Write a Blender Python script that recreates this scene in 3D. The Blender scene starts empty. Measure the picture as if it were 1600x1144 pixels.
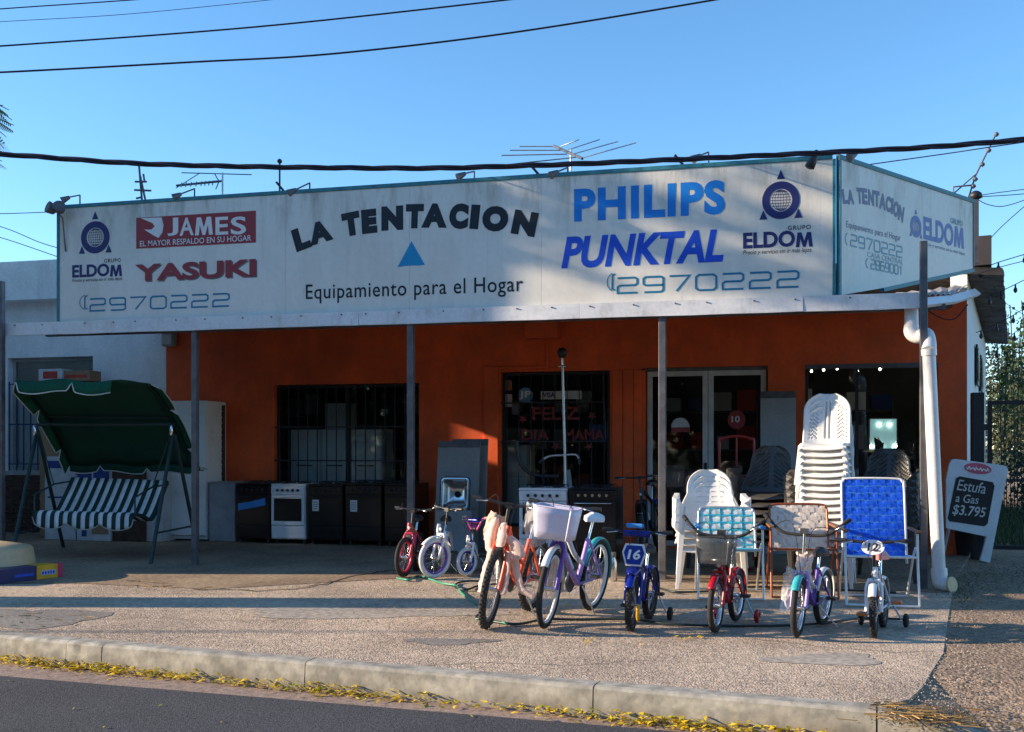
import bpy, math, random
from mathutils import Vector, Matrix
random.seed(7)
SC = bpy.context.scene
C = SC.collection
R = math.radians
# ---------------------------------------------------------------- camera
YAW = R(13.87); CA, SA = math.cos(YAW), math.sin(YAW)
CAM = Vector((9.04, -14.175, 1.39)); FPX = 1600.0; HZ = 699.0
cd = bpy.data.cameras.new('camera'); cam = bpy.data.objects.new('camera', cd); C.objects.link(cam)
cam.location = CAM; cam.rotation_euler = (R(90), 0, YAW)
cd.sensor_width = 36; cd.lens = 36 * FPX / 1600; cd.shift_y = (HZ - 572) / 1600
cd.clip_end = 2000; cd.clip_start = 0.1
SC.camera = cam
# ---------------------------------------------------------------- sky, sun, exposure
SUN_EL = 17.0
SV = Vector((.9756, .2203, 0)).normalized() * math.cos(R(SUN_EL)); SV.z = -math.sin(R(SUN_EL))
world = bpy.data.worlds.new("World"); SC.world = world; world.use_nodes = True
wn = world.node_tree; sky = wn.nodes.new('ShaderNodeTexSky'); sky.sky_type = 'NISHITA'
sky.sun_disc = False; sky.sun_elevation = R(SUN_EL); sky.sun_rotation = math.atan2(-SV.x, -SV.y)
sky.altitude = 0; sky.air_density = 1.0; sky.dust_density = 0.0; sky.ozone_density = 4.0
hsv = wn.nodes.new('ShaderNodeHueSaturation'); hsv.inputs['Saturation'].default_value = 1.09; hsv.inputs['Hue'].default_value = .497
wn.links.new(sky.outputs[0], hsv.inputs['Color']); wn.links.new(hsv.outputs[0], wn.nodes['Background'].inputs[0]); wn.nodes['Background'].inputs[1].default_value = 0.138
sd = bpy.data.lights.new('sun', 'SUN'); sd.energy = 5.0; sd.angle = R(0.6); sd.color = (1, .80, .58)
so = bpy.data.objects.new('sun', sd); C.objects.link(so); so.rotation_euler = SV.to_track_quat('-Z', 'Y').to_euler()
so.location = (-30, -10, 20)
SC.view_settings.view_transform = 'Standard'; SC.view_settings.look = 'None'
SC.view_settings.exposure = 1.1; SC.view_settings.gamma = 1
SC.render.engine = 'CYCLES'
# ---------------------------------------------------------------- pixel rays -> real planes
def ray(px, py):
    a = (px - 800) / FPX; b = (HZ - py) / FPX
    return Vector((a * CA - SA, a * SA + CA, b))
def onY(px, py, y=0.0):
    r = ray(px, py); return CAM + r * ((y - CAM.y) / r.y)
def onG(px, py, z=0.0):
    r = ray(px, py); return CAM + r * ((z - CAM.z) / r.z)
def atd(px, py, d): return CAM + ray(px, py) * d
def cc(x, d, z=0.0): return Vector((CAM.x + x * CA - d * SA, CAM.y + x * SA + d * CA, z))
def wx(px, y=0.0): return onY(px, HZ, y).x
def wz(px, py, y=0.0): return onY(px, py, y).z
# ---------------------------------------------------------------- materials
def srgb(r, g, b):
    f = lambda c: ((c / 255 + .055) / 1.055) ** 2.4 if c > 10 else c / 255 / 12.92
    return (f(r), f(g), f(b))
def mat(name, col, rough=.6, metal=0, noise=.12, scale=5, bump=0.0, bscale=120, col2=None, thresh=None,
        stretch=(1, 1, 1), emit=0, trans=0, spec=.5, sheen=0, fine=.06, sub=0):
    m = bpy.data.materials.new(name); m.use_nodes = True; t = m.node_tree; n = t.nodes; l = t.links
    p = n['Principled BSDF']
    tc = n.new('ShaderNodeTexCoord'); mp = n.new('ShaderNodeMapping'); mp.inputs['Scale'].default_value = stretch
    l.new(tc.outputs['Object'], mp.inputs[0])
    nz = n.new('ShaderNodeTexNoise'); nz.inputs['Scale'].default_value = scale; nz.inputs['Detail'].default_value = 6
    nz.inputs['Roughness'].default_value = .65
    l.new(mp.outputs[0], nz.inputs['Vector'])
    rp = n.new('ShaderNodeValToRGB')
    c2 = col2 if col2 else tuple(c * (1 - noise * 2.2) for c in col)
    lo, hi = thresh if thresh else (.3, .7)
    rp.color_ramp.elements[0].position = lo; rp.color_ramp.elements[1].position = hi
    rp.color_ramp.elements[0].color = (*c2, 1)
    rp.color_ramp.elements[1].color = (*[min(1, c * (1 + (0 if col2 else noise))) for c in col], 1)
    l.new(nz.outputs['Fac'], rp.inputs[0])
    out = rp.outputs[0]
    if fine:
        n2 = n.new('ShaderNodeTexNoise'); n2.inputs['Scale'].default_value = scale * 14; n2.inputs['Detail'].default_value = 3
        l.new(tc.outputs['Object'], n2.inputs['Vector'])
        hs = n.new('ShaderNodeHueSaturation'); ma = n.new('ShaderNodeMapRange')
        ma.inputs['To Min'].default_value = 1 - fine * 3; ma.inputs['To Max'].default_value = 1 + fine * 3
        l.new(n2.outputs['Fac'], ma.inputs['Value']); l.new(ma.outputs[0], hs.inputs['Value']); l.new(out, hs.inputs['Color']); out = hs.outputs[0]
    l.new(out, p.inputs['Base Color'])
    mr = n.new('ShaderNodeMapRange'); mr.inputs['To Min'].default_value = max(.02, rough - .1); mr.inputs['To Max'].default_value = min(1, rough + .12)
    l.new(nz.outputs['Fac'], mr.inputs['Value']); l.new(mr.outputs[0], p.inputs['Roughness'])
    p.inputs['Metallic'].default_value = metal; p.inputs['Specular IOR Level'].default_value = spec
    if bump:
        nb = n.new('ShaderNodeTexNoise'); nb.inputs['Scale'].default_value = bscale; nb.inputs['Detail'].default_value = 4
        l.new(tc.outputs['Object'], nb.inputs['Vector'])
        bp = n.new('ShaderNodeBump'); bp.inputs['Strength'].default_value = bump; bp.inputs['Distance'].default_value = .01
        l.new(nb.outputs['Fac'], bp.inputs['Height']); l.new(bp.outputs[0], p.inputs['Normal'])
    if emit:
        p.inputs['Emission Color'].default_value = (*col, 1); p.inputs['Emission Strength'].default_value = emit
    if trans: p.inputs['Transmission Weight'].default_value = trans
    if sub:
        tb = n.new('ShaderNodeBsdfTranslucent'); l.new(out, tb.inputs[0]); mx = n.new('ShaderNodeMixShader'); mx.inputs[0].default_value = sub
        l.new(p.outputs[0], mx.inputs[1]); l.new(tb.outputs[0], mx.inputs[2]); l.new(mx.outputs[0], n['Material Output'].inputs[0])
    return m
def glassmat(name, tint=(.9, .95, .95), a=.12):
    m = bpy.data.materials.new(name); m.use_nodes = True; t = m.node_tree; n = t.nodes; l = t.links
    n.remove(n['Principled BSDF'])
    tr = n.new('ShaderNodeBsdfTransparent'); tr.inputs[0].default_value = (*tint, 1)
    gl = n.new('ShaderNodeBsdfGlossy'); gl.inputs['Roughness'].default_value = .03
    fr = n.new('ShaderNodeFresnel'); fr.inputs[0].default_value = 1.5
    ad = n.new('ShaderNodeMath'); ad.operation = 'MULTIPLY_ADD'; ad.inputs[1].default_value = .7; ad.inputs[2].default_value = a * .1
    mx = n.new('ShaderNodeMixShader')
    l.new(fr.outputs[0], ad.inputs[0]); l.new(ad.outputs[0], mx.inputs[0]); l.new(tr.outputs[0], mx.inputs[1]); l.new(gl.outputs[0], mx.inputs[2])
    l.new(mx.outputs[0], n['Material Output'].inputs[0]); return m
def filmmat(name, col, op=.4):      # clear packing film
    m = bpy.data.materials.new(name); m.use_nodes = True; t = m.node_tree; n = t.nodes; l = t.links
    p = n['Principled BSDF']; p.inputs['Base Color'].default_value = (*col, 1); p.inputs['Roughness'].default_value = .2; p.inputs['Specular IOR Level'].default_value = .9
    tr = n.new('ShaderNodeBsdfTransparent'); mx = n.new('ShaderNodeMixShader'); mx.inputs[0].default_value = op
    l.new(tr.outputs[0], mx.inputs[1]); l.new(p.outputs[0], mx.inputs[2]); l.new(mx.outputs[0], n['Material Output'].inputs[0]); return m
def groundmat(name, a, b, c, vs=70, big=.6, bump=.5, rough=.95, patch=(.42, .6)):
    m = bpy.data.materials.new(name); m.use_nodes = True; t = m.node_tree; n = t.nodes; l = t.links
    p = n['Principled BSDF']; p.inputs['Roughness'].default_value = rough; p.inputs['Specular IOR Level'].default_value = .15
    tc = n.new('ShaderNodeTexCoord')
    n1 = n.new('ShaderNodeTexNoise'); n1.inputs['Scale'].default_value = big; n1.inputs['Detail'].default_value = 8; n1.inputs['Roughness'].default_value = .7
    l.new(tc.outputs['Object'], n1.inputs['Vector'])
    r1 = n.new('ShaderNodeValToRGB'); r1.color_ramp.elements[0].position = patch[0]; r1.color_ramp.elements[1].position = patch[1]
    r1.color_ramp.elements[0].color = (*a, 1); r1.color_ramp.elements[1].color = (*b, 1); l.new(n1.outputs['Fac'], r1.inputs[0])
    v = n.new('ShaderNodeTexVoronoi'); v.inputs['Scale'].default_value = vs; l.new(tc.outputs['Object'], v.inputs['Vector'])
    n3 = n.new('ShaderNodeTexNoise'); n3.inputs['Scale'].default_value = vs * .33; n3.inputs['Detail'].default_value = 6; l.new(tc.outputs['Object'], n3.inputs['Vector'])
    r2 = n.new('ShaderNodeValToRGB'); r2.color_ramp.elements[0].position = .36; r2.color_ramp.elements[1].position = .62
    r2.color_ramp.elements[0].color = (.6, .6, .6, 1); r2.color_ramp.elements[1].color = (1.15, 1.15, 1.15, 1); l.new(n3.outputs['Fac'], r2.inputs[0])
    mx = n.new('ShaderNodeMix'); mx.data_type = 'RGBA'; mx.inputs[0].default_value = .3; mx.inputs[7].default_value = (*c, 1)
    sep = n.new('ShaderNodeSeparateColor'); l.new(v.outputs['Color'], sep.inputs[0])
    mm = n.new('ShaderNodeMath'); mm.operation = 'MULTIPLY'; mm.inputs[1].default_value = .6; l.new(sep.outputs[0], mm.inputs[0]); l.new(mm.outputs[0], mx.inputs[0])
    l.new(r1.outputs[0], mx.inputs[6])
    mu = n.new('ShaderNodeMix'); mu.data_type = 'RGBA'; mu.blend_type = 'MULTIPLY'; mu.inputs[0].default_value = .75
    l.new(mx.outputs[2], mu.inputs[6]); l.new(r2.outputs[0], mu.inputs[7]); l.new(mu.outputs[2], p.inputs['Base Color'])
    ad = n.new('ShaderNodeMath'); ad.operation = 'MULTIPLY_ADD'; ad.inputs[1].default_value = -.8; l.new(v.outputs['Distance'], ad.inputs[0]); l.new(n3.outputs['Fac'], ad.inputs[2])
    bp = n.new('ShaderNodeBump'); bp.inputs['Strength'].default_value = bump; bp.inputs['Distance'].default_value = .012
    l.new(ad.outputs[0], bp.inputs['Height']); l.new(bp.outputs[0], p.inputs['Normal']); return m
M = {}
M['orange'] = mat('orange_paint', (.84, .122, .026), .75, noise=.16, scale=1.3, bump=.25, bscale=60, fine=.05)
M['white_wall'] = mat('white_render', (.80, .80, .79), .85, noise=.06, scale=2, bump=.3, bscale=80)
M['grey_wall'] = mat('grey_render', (.36, .35, .33), .9, noise=.2, scale=2, bump=.3)
M['sign'] = mat('sign_sheet', (.74, .715, .65), .45, noise=.1, scale=1.1, col2=(.61, .58, .51), thresh=(.25, .55), stretch=(1.2, 1, .5), fine=.03)
M['teal'] = mat('teal_paint', srgb(52, 128, 140), .5, noise=.2, scale=8)
M['fascia'] = mat('white_sheet_metal', (.72, .73, .74), .4, noise=.06, scale=2, bump=.2, bscale=5, stretch=(.4, 1, 1))
M['steel_grey'] = mat('grey_steel', (.13, .13, .14), .5, metal=.3, noise=.2, scale=8)
M['dark_iron'] = mat('dark_iron', (.018, .018, .022), .5, noise=.2)
M['blue_iron'] = mat('blue_iron', (.03, .07, .17), .5)
M['zinc'] = mat('corrugated_zinc', (.32, .32, .33), .5, metal=.3, noise=.2, scale=3)
M['fibre'] = mat('fibre_cement', (.19, .18, .17), .95, noise=.3, scale=3, bump=.4)
M['navy'] = mat('navy_print', srgb(28, 34, 98), .5, noise=.05, fine=.03)
M['black_print'] = mat('black_print', srgb(12, 13, 24), .5, noise=.05, fine=.02)
M['red_print'] = mat('red_print', srgb(150, 44, 52), .5, noise=.08, fine=.03)
M['grey_print'] = mat('grey_print', srgb(118, 108, 112), .5, fine=.02)
M['cyan_print'] = mat('cyan_print', srgb(0, 140, 190), .5, noise=.05)
M['teal_print'] = mat('teal_print', srgb(14, 118, 156), .5, noise=.05)
M['blue_print'] = mat('blue_print', srgb(0, 122, 212), .5, noise=.06)
M['royal_print'] = mat('royal_print', srgb(8, 74, 200), .5, noise=.05)
M['faded_blue'] = mat('faded_blue_print', srgb(98, 118, 180), .5, noise=.1)
M['faded_dark'] = mat('faded_dark_print', srgb(110, 118, 146), .5, noise=.1)
M['faded_teal'] = mat('faded_teal_print', srgb(120, 160, 172), .5, noise=.1)
M['white_print'] = mat('white_print', (.75, .73, .72), .5, noise=.04, fine=.02)
M['black'] = mat('black_enamel', (.010, .010, .012), .18, noise=.02, fine=0)
M['black_plastic'] = mat('black_plastic', (.02, .02, .022), .45)
M['dark_plastic'] = mat('dark_resin', (.06, .055, .052), .4, noise=.15)
M['rubber'] = mat('rubber', (.022, .021, .02), .85, noise=.25, scale=20)
M['white_rubber'] = mat('white_rubber', (.62, .62, .62), .7, noise=.1)
M['white_enamel'] = mat('white_enamel', (.76, .77, .78), .3, noise=.03)
M['white_plastic'] = mat('white_resin', (.76, .75, .72), .42, noise=.05, scale=6)
M['pvc'] = mat('pvc_pipe', (.74, .72, .69), .35, noise=.05, scale=4)
M['chrome'] = mat('chrome', (.75, .75, .76), .18, metal=1, noise=.05)
M['steel'] = mat('stainless', (.62, .63, .64), .22, metal=1, noise=.05, scale=3)
M['alu'] = mat('aluminium', (.6, .61, .62), .4, metal=.8, noise=.08)
M['panel'] = mat('grey_board', (.30, .31, .32), .6, noise=.1, scale=2)
M['glass'] = glassmat('window_glass')
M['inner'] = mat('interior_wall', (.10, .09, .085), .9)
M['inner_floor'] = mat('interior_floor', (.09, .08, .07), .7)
M['green_fabric'] = mat('green_canvas', srgb(20, 96, 70), .85, noise=.15, scale=3, sub=.25, bump=.15, bscale=9)
M['green_dark'] = mat('green_canvas_in', srgb(18, 74, 56), .9, noise=.15, scale=3, bump=.5, bscale=5, sub=.15)  # same canvas in a darker green, standing for its shaded underside
M['piping'] = mat('white_piping', (.6, .62, .58), .7)
M['stripe_w'] = mat('white_stripe', (.66, .68, .68), .85, bump=.2, bscale=20)
M['stripe_g'] = mat('dark_green_stripe', srgb(22, 52, 50), .85, bump=.2, bscale=20)
M['green_iron'] = mat('dark_green_tube', (.012, .035, .033), .45)
M['carton'] = mat('brown_cardboard', (.30, .19, .11), .85)
M['carton_w'] = mat('white_carton', (.52, .53, .55), .8, noise=.1)
M['carton_b'] = mat('blue_carton_print', srgb(34, 62, 128), .7, noise=.1)
M['carton_r'] = mat('red_carton_print', srgb(176, 58, 48), .7)
M['brown_block'] = mat('dark_brown_brick', (.09, .045, .03), .9, noise=.3, scale=10)
M['beige_plastic'] = mat('beige_plastic', (.60, .45, .26), .5, noise=.08)
M['yellow'] = mat('yellow_card', srgb(214, 164, 30), .5)
M['magenta'] = mat('magenta_card', srgb(196, 44, 96), .5)
M['blue_card'] = mat('dark_blue_card', srgb(22, 34, 92), .45)
M['red_tube'] = mat('red_tube', srgb(140, 30, 28), .4)
M['b_red'] = mat('crimson_paint', srgb(170, 18, 34), .25)
M['b_pinkred'] = mat('raspberry_paint', srgb(196, 52, 82), .3)
M['b_orange'] = mat('salmon_paint', srgb(232, 92, 56), .3)
M['b_orange2'] = mat('golden_paint', srgb(206, 120, 40), .3)
M['b_white'] = mat('white_bike_paint', (.76, .77, .8), .3, noise=.03)
M['b_blue'] = mat('deep_blue_paint', srgb(18, 36, 140), .25)
M['b_purple'] = mat('purple_paint', srgb(104, 66, 166), .3)
M['b_lilac'] = mat('lilac_paint', srgb(170, 140, 214), .35)
M['b_teal'] = mat('turquoise_plastic', srgb(62, 178, 180), .35)
M['b_pink'] = mat('pink_plastic', srgb(224, 84, 150), .4)
M['b_rose'] = mat('rose_plastic', srgb(240, 150, 140), .45)
M['lav_plastic'] = mat('lavender_basket', (.70, .66, .80), .4, noise=.04)
M['foam'] = mat('pink_foam_wrap', srgb(250, 220, 208), .8, sub=.35, noise=.1, bump=.3, bscale=25)
M['paper'] = mat('wrapping_paper', srgb(222, 206, 184), .8, sub=.2, noise=.1, bump=.3, bscale=25)
M['tan_card'] = mat('tan_card', srgb(196, 156, 106), .8)
M['film'] = filmmat('clear_film', (.9, .9, .92), .35)
M['smoke_mesh'] = filmmat('smoke_grey_mesh', (.12, .13, .13), .6)
M['web_blue'] = mat('bright_blue_webbing', srgb(4, 84, 214), .55, noise=.06)
M['web_white'] = mat('white_webbing', (.70, .72, .70), .6)
M['web_teal'] = mat('turquoise_webbing', srgb(66, 190, 206), .55)
M['web_blue2'] = mat('sky_blue_tape', srgb(60, 140, 210), .5)
M['web_edge'] = mat('pale_blue_edge', srgb(84, 160, 232), .6)
M['web_beige'] = mat('beige_webbing', srgb(216, 204, 190), .7, noise=.06)
M['wood'] = mat('varnished_wood', srgb(140, 92, 52), .45, noise=.2, scale=6, stretch=(1, 8, 8))
M['copper'] = mat('copper_tube', srgb(156, 84, 52), .35, metal=.4)
M['chalkboard'] = mat('chalkboard', (.012, .013, .014), .7, noise=.3)
M['chalk'] = mat('chalk', (.55, .55, .53), .95)
M['board_white'] = mat('board_white', (.62, .65, .68), .5, noise=.06)
M['hose_g'] = mat('green_hose', srgb(60, 150, 120), .4)
M['hose_b'] = mat('black_hose', (.015, .03, .03), .4)
M['cable'] = mat('black_cable', (.012, .013, .03), .6)
M['leaf_bright'] = mat('fresh_leaf', (.16, .24, .05), .6, noise=.2, scale=4, sub=.4)
M['leaf_y'] = mat('yellow_leaf', srgb(232, 200, 40), .6, noise=.1, scale=9, col2=srgb(150, 130, 30), sub=.25, thresh=(.35, .55))
M['leaf_y2'] = mat('olive_leaf', srgb(150, 150, 40), .6, noise=.1, scale=9, sub=.2)
M['straw'] = mat('dry_straw', srgb(196, 160, 96), .8, col2=srgb(90, 66, 40), scale=4)
M['leaf'] = mat('green_leaf', (.055, .10, .025), .6, scale=1.2, col2=(.025, .05, .012), sub=.3)
M['leaf_dk'] = mat('dark_leaf', (.026, .045, .016), .6, scale=1.2, col2=(.010, .018, .008), sub=.2)
M['leaf_yg'] = mat('yellow_green_leaf', (.09, .10, .03), .6, scale=2, col2=(.02, .032, .012), sub=.3)
M['bark'] = mat('bark', (.11, .085, .06), .95, noise=.3, scale=6, bump=.6, bscale=20, stretch=(1, 1, .3))
M['bulb'] = mat('lit_bulb', (1, .88, .7), .5, emit=14)
M['mirror'] = mat('pale_teal_mirror', (.35, .62, .66), .15, metal=.4, emit=.22)  # mirror face given a faint glow of its own, though no lamp
M['kerb'] = groundmat('kerb_concrete', (.33, .31, .26), (.43, .41, .35), (.32, .30, .26), vs=30, big=2.4, bump=.10)
M['gutter'] = groundmat('gutter_concrete', (.28, .21, .17), (.34, .26, .21), (.26, .19, .16), vs=60, big=1.2, bump=.15)
M['asphalt'] = groundmat('asphalt', (.044, .047, .056), (.062, .066, .076), (.11, .11, .115), vs=130, big=.8, bump=.3)
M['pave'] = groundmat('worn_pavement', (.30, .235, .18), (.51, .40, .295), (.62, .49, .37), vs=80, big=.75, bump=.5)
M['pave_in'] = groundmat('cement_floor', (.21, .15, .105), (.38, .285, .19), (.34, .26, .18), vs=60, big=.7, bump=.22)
M['dirt'] = groundmat('dirt', (.22, .155, .105), (.34, .245, .17), (.40, .30, .21), vs=45, big=.8, bump=.8)
M['grassland'] = groundmat('grassland', (.06, .07, .03), (.12, .11, .06), (.10, .12, .05), vs=6, big=.2, bump=.4)
M['pebble'] = mat('pebble', (.40, .33, .27), .9, noise=.3, scale=3)
def add_dirt(m, col, z0, z1, amount, stretch, scale=3, lo=.45, hi=.7):
    """dirt gathering towards height z1 (from z0), broken up by stretched noise"""
    t = m.node_tree; n = t.nodes; l = t.links; p = n['Principled BSDF']; src = p.inputs['Base Color'].links[0].from_socket
    tc = n.new('ShaderNodeTexCoord'); sx = n.new('ShaderNodeSeparateXYZ'); l.new(tc.outputs['Object'], sx.inputs[0])
    mr = n.new('ShaderNodeMapRange'); mr.inputs['From Min'].default_value = z0; mr.inputs['From Max'].default_value = z1; l.new(sx.outputs[2], mr.inputs['Value'])
    mp = n.new('ShaderNodeMapping'); mp.inputs['Scale'].default_value = stretch; l.new(tc.outputs['Object'], mp.inputs[0])
    nz = n.new('ShaderNodeTexNoise'); nz.inputs['Scale'].default_value = scale; nz.inputs['Detail'].default_value = 7; nz.inputs['Roughness'].default_value = .7; l.new(mp.outputs[0], nz.inputs['Vector'])
    r2 = n.new('ShaderNodeMapRange'); r2.inputs['From Min'].default_value = lo; r2.inputs['From Max'].default_value = hi; l.new(nz.outputs['Fac'], r2.inputs['Value'])
    a = n.new('ShaderNodeMath'); a.operation = 'MULTIPLY'; l.new(mr.outputs[0], a.inputs[0]); l.new(r2.outputs[0], a.inputs[1])
    b = n.new('ShaderNodeMath'); b.operation = 'MULTIPLY'; b.inputs[1].default_value = amount; l.new(a.outputs[0], b.inputs[0])
    mx = n.new('ShaderNodeMix'); mx.data_type = 'RGBA'; l.new(b.outputs[0], mx.inputs[0]); l.new(src, mx.inputs[6]); mx.inputs[7].default_value = (*col, 1); l.new(mx.outputs[2], p.inputs['Base Color'])
add_dirt(M['sign'], (.16, .16, .11), .75, 1.38, .8, (2.2, 1, .5), 2.2, .48, .72)
add_dirt(M['sign'], (.34, .29, .21), -.2, 1.5, .4, (9, 1, .25), 1.4, .52, .75)
add_dirt(M['orange'], (.14, .08, .05), .7, .0, .85, (1.5, 1, 1), 2.5, .35, .65)
add_dirt(M['orange'], (.36, .07, .02), -1.0, 1.2, .4, (1.2, 1, .4), 1.5, .42, .7)
add_dirt(M['white_wall'], (.35, .33, .30), 2.0, 4.3, .45, (3, 1, .3), 1.4, .5, .75)
add_dirt(M['kerb'], (.12, .10, .075), -.06, -.17, .8, (1, 1, 1), 3, .35, .65)
add_dirt(M['fascia'], (.30, .26, .22), -1, 1, .5, (3, 1, 1.5), 2.0, .52, .75)
# ---------------------------------------------------------------- mesh builder
class MB:
    def __init__(s): s.v = []; s.f = []; s.sm = []; s.mi = []; s.M = Matrix.Identity(4); s.cur = 0
    def add(s, vs, fs, smooth=False):
        o = len(s.v); s.v += [s.M @ Vector(p) for p in vs]
        for f in fs: s.f.append(tuple(i + o for i in f)); s.sm.append(smooth); s.mi.append(s.cur)
        return s
    def box(s, x0, x1, y0, y1, z0, z1):
        if x0 > x1: x0, x1 = x1, x0
        if y0 > y1: y0, y1 = y1, y0
        if z0 > z1: z0, z1 = z1, z0
        return s.add([(x0, y0, z0), (x1, y0, z0), (x1, y1, z0), (x0, y1, z0), (x0, y0, z1), (x1, y0, z1), (x1, y1, z1), (x0, y1, z1)],
              [(0, 3, 2, 1), (4, 5, 6, 7), (0, 1, 5, 4), (1, 2, 6, 5), (2, 3, 7, 6), (3, 0, 4, 7)])
    def cyl(s, a, b, r0, r1=None, n=10, caps=True):
        a = Vector(a); b = Vector(b); r1 = r0 if r1 is None else r1
        d = (b - a).normalized(); u = d.orthogonal().normalized(); w = d.cross(u)
        vs = []
        for c, r in ((a, r0), (b, r1)):
            for i in range(n):
                t = 2 * math.pi * i / n; vs.append(c + u * math.cos(t) * r + w * math.sin(t) * r)
        s.add(vs, [(i, (i + 1) % n, n + (i + 1) % n, n + i) for i in range(n)], True)
        if caps: s.add(vs, [tuple(range(n - 1, -1, -1)), tuple(range(n, 2 * n))])
        return s
    def tube(s, pts, r, n=6, closed=False, flat=None, up=None):
        pts = [Vector(p) for p in pts]; k = len(pts)
        rs = r if isinstance(r, (list, tuple)) else [r] * k
        vs = []; pu = None
        for i, p in enumerate(pts):
            if closed: d = pts[(i + 1) % k] - pts[i - 1]
            else: d = pts[min(i + 1, k - 1)] - pts[max(i - 1, 0)]
            d.normalize()
            if up is not None: u = (Vector(up) - d * d.dot(Vector(up)))
            elif pu is None: u = d.orthogonal()
            else: u = pu - d * pu.dot(d)
            if u.length < 1e-6: u = d.orthogonal()
            u.normalize(); pu = u; w = d.cross(u)
            for j in range(n):
                t = 2 * math.pi * (j + .5) / n
                a, b = math.cos(t) * rs[i], math.sin(t) * rs[i]
                if flat: a *= flat[0]; b *= flat[1]
                vs.append(p + u * a + w * b)
        fs = []
        for i in range(k if closed else k - 1):
            i2 = (i + 1) % k
            fs += [(i * n + j, i * n + (j + 1) % n, i2 * n + (j + 1) % n, i2 * n + j) for j in range(n)]
        s.add(vs, fs, n > 4)
        if not closed: s.add(vs, [tuple(range(n - 1, -1, -1)), tuple(range((k - 1) * n, k * n))])
        return s
    def torus(s, c, ax, Rr, r, N=32, n=8, fl=1.0, a0=0, a1=360):
        c = Vector(c); ax = Vector(ax).normalized(); u = ax.orthogonal().normalized()
        if abs(ax.y) > .9: u = Vector((1, 0, 0))
        w = u.cross(ax); full = (a1 - a0) >= 360; vs = []
        K = N if full else N + 1
        for i in range(K):
            t = R(a0 + (a1 - a0) * i / N); d = u * math.cos(t) + w * math.sin(t)
            for j in range(n):
                q = 2 * math.pi * j / n; vs.append(c + d * (Rr + r * math.cos(q)) + ax * (r * fl * math.sin(q)))
        s.add(vs, [(i * n + j, i * n + (j + 1) % n, ((i + 1) % K) * n + (j + 1) % n, ((i + 1) % K) * n + j)
                   for i in range(N) for j in range(n)], True)
        return s
    def grid(s, fn, nu, nv, skip=None, smooth=True):
        vs = [fn(i / nu, j / nv) for j in range(nv + 1) for i in range(nu + 1)]
        fs = [(j * (nu + 1) + i, j * (nu + 1) + i + 1, (j + 1) * (nu + 1) + i + 1, (j + 1) * (nu + 1) + i)
              for j in range(nv) for i in range(nu) if not (skip and skip(i, j))]
        return s.add(vs, fs, smooth)
    def lathe(s, prof, c=(0, 0, 0), n=20):
        c = Vector(c); vs = []
        for r, z in prof:
            for i in range(n): t = 2 * math.pi * i / n; vs.append(c + Vector((r * math.cos(t), r * math.sin(t), z)))
        k = len(prof)
        s.add(vs, [(j * n + i, j * n + (i + 1) % n, (j + 1) * n + (i + 1) % n, (j + 1) * n + i) for j in range(k - 1) for i in range(n)], True)
        s.add(vs, [tuple(range(n - 1, -1, -1)), tuple(range((k - 1) * n, k * n))]); return s
    def prism(s, poly, y0, y1):     # poly in xz, depth in y
        n = len(poly); vs = [(x, y0, z) for x, z in poly] + [(x, y1, z) for x, z in poly]
        return s.add(vs, [tuple(range(n)), tuple(range(2 * n - 1, n - 1, -1))] + [(i, i + n, (i + 1) % n + n, (i + 1) % n) for i in range(n)])
def build(name, mb, m, parent=None, bevel=0, solid=0, label=None, smooth=None, abs_=False):
    ms = m if isinstance(m, (list, tuple)) else [m]
    off = Vector((0, 0, 0))
    if parent is None and mb.v:
        xs = [p.x for p in mb.v]; ys = [p.y for p in mb.v]; zs = [p.z for p in mb.v]
        off = Vector(((min(xs) + max(xs)) / 2, (min(ys) + max(ys)) / 2, min(zs)))
    elif abs_:
        p = parent
        while p: off += p.location; p = p.parent
    me = bpy.data.meshes.new(name); me.from_pydata([tuple(p - off) for p in mb.v], [], mb.f)
    for x in ms: me.materials.append(x)
    me.polygons.foreach_set('use_smooth', mb.sm); me.polygons.foreach_set('material_index', mb.mi)
    o = bpy.data.objects.new(name, me); C.objects.link(o)
    if parent is None: o.location = off
    else: o.parent = parent
    if bevel:
        b = o.modifiers.new('bevel', 'BEVEL'); b.width = bevel; b.segments = 2; b.limit_method = 'ANGLE'
    if solid:
        b = o.modifiers.new('solid', 'SOLIDIFY'); b.thickness = solid; b.offset = 0
    if label: o['label'] = label
    return o
def tag(o, label, cat, group=None):
    o['label'] = label; o['category'] = cat
    if group: o['group'] = group
    return o
def thing(name, label, cat, loc=(0, 0, 0), rz=0, group=None, rot=None):
    o = bpy.data.objects.new(name, None); C.objects.link(o); o.location = loc
    o.rotation_euler = rot if rot else (0, 0, rz); o.empty_display_size = .2
    return tag(o, label, cat, group)
def struct(o): o['kind'] = 'structure'; return o
def stuff(o, label=None, cat=None):
    o['kind'] = 'stuff'
    if label: o['label'] = label; o['category'] = cat
    return o
def copy_tree(o, parent=None):
    c = o.copy(); C.objects.link(c)
    if parent: c.parent = parent
    for ch in list(o.children): copy_tree(ch, c)
    return c
def smoothpath(pts, k=6, closed=False):
    P = [Vector(p) for p in pts]; n = len(P); out = []
    for i in range(n - 1):
        p0 = P[max(i - 1, 0)]; p1 = P[i]; p2 = P[i + 1]; p3 = P[min(i + 2, n - 1)]
        for j in range(k):
            t = j / k
            out.append(.5 * ((2 * p1) + (p2 - p0) * t + (2 * p0 - 5 * p1 + 4 * p2 - p3) * t * t + (3 * p1 - p0 - 3 * p2 + p3) * t ** 3))
    out.append(P[-1]); return out
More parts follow.
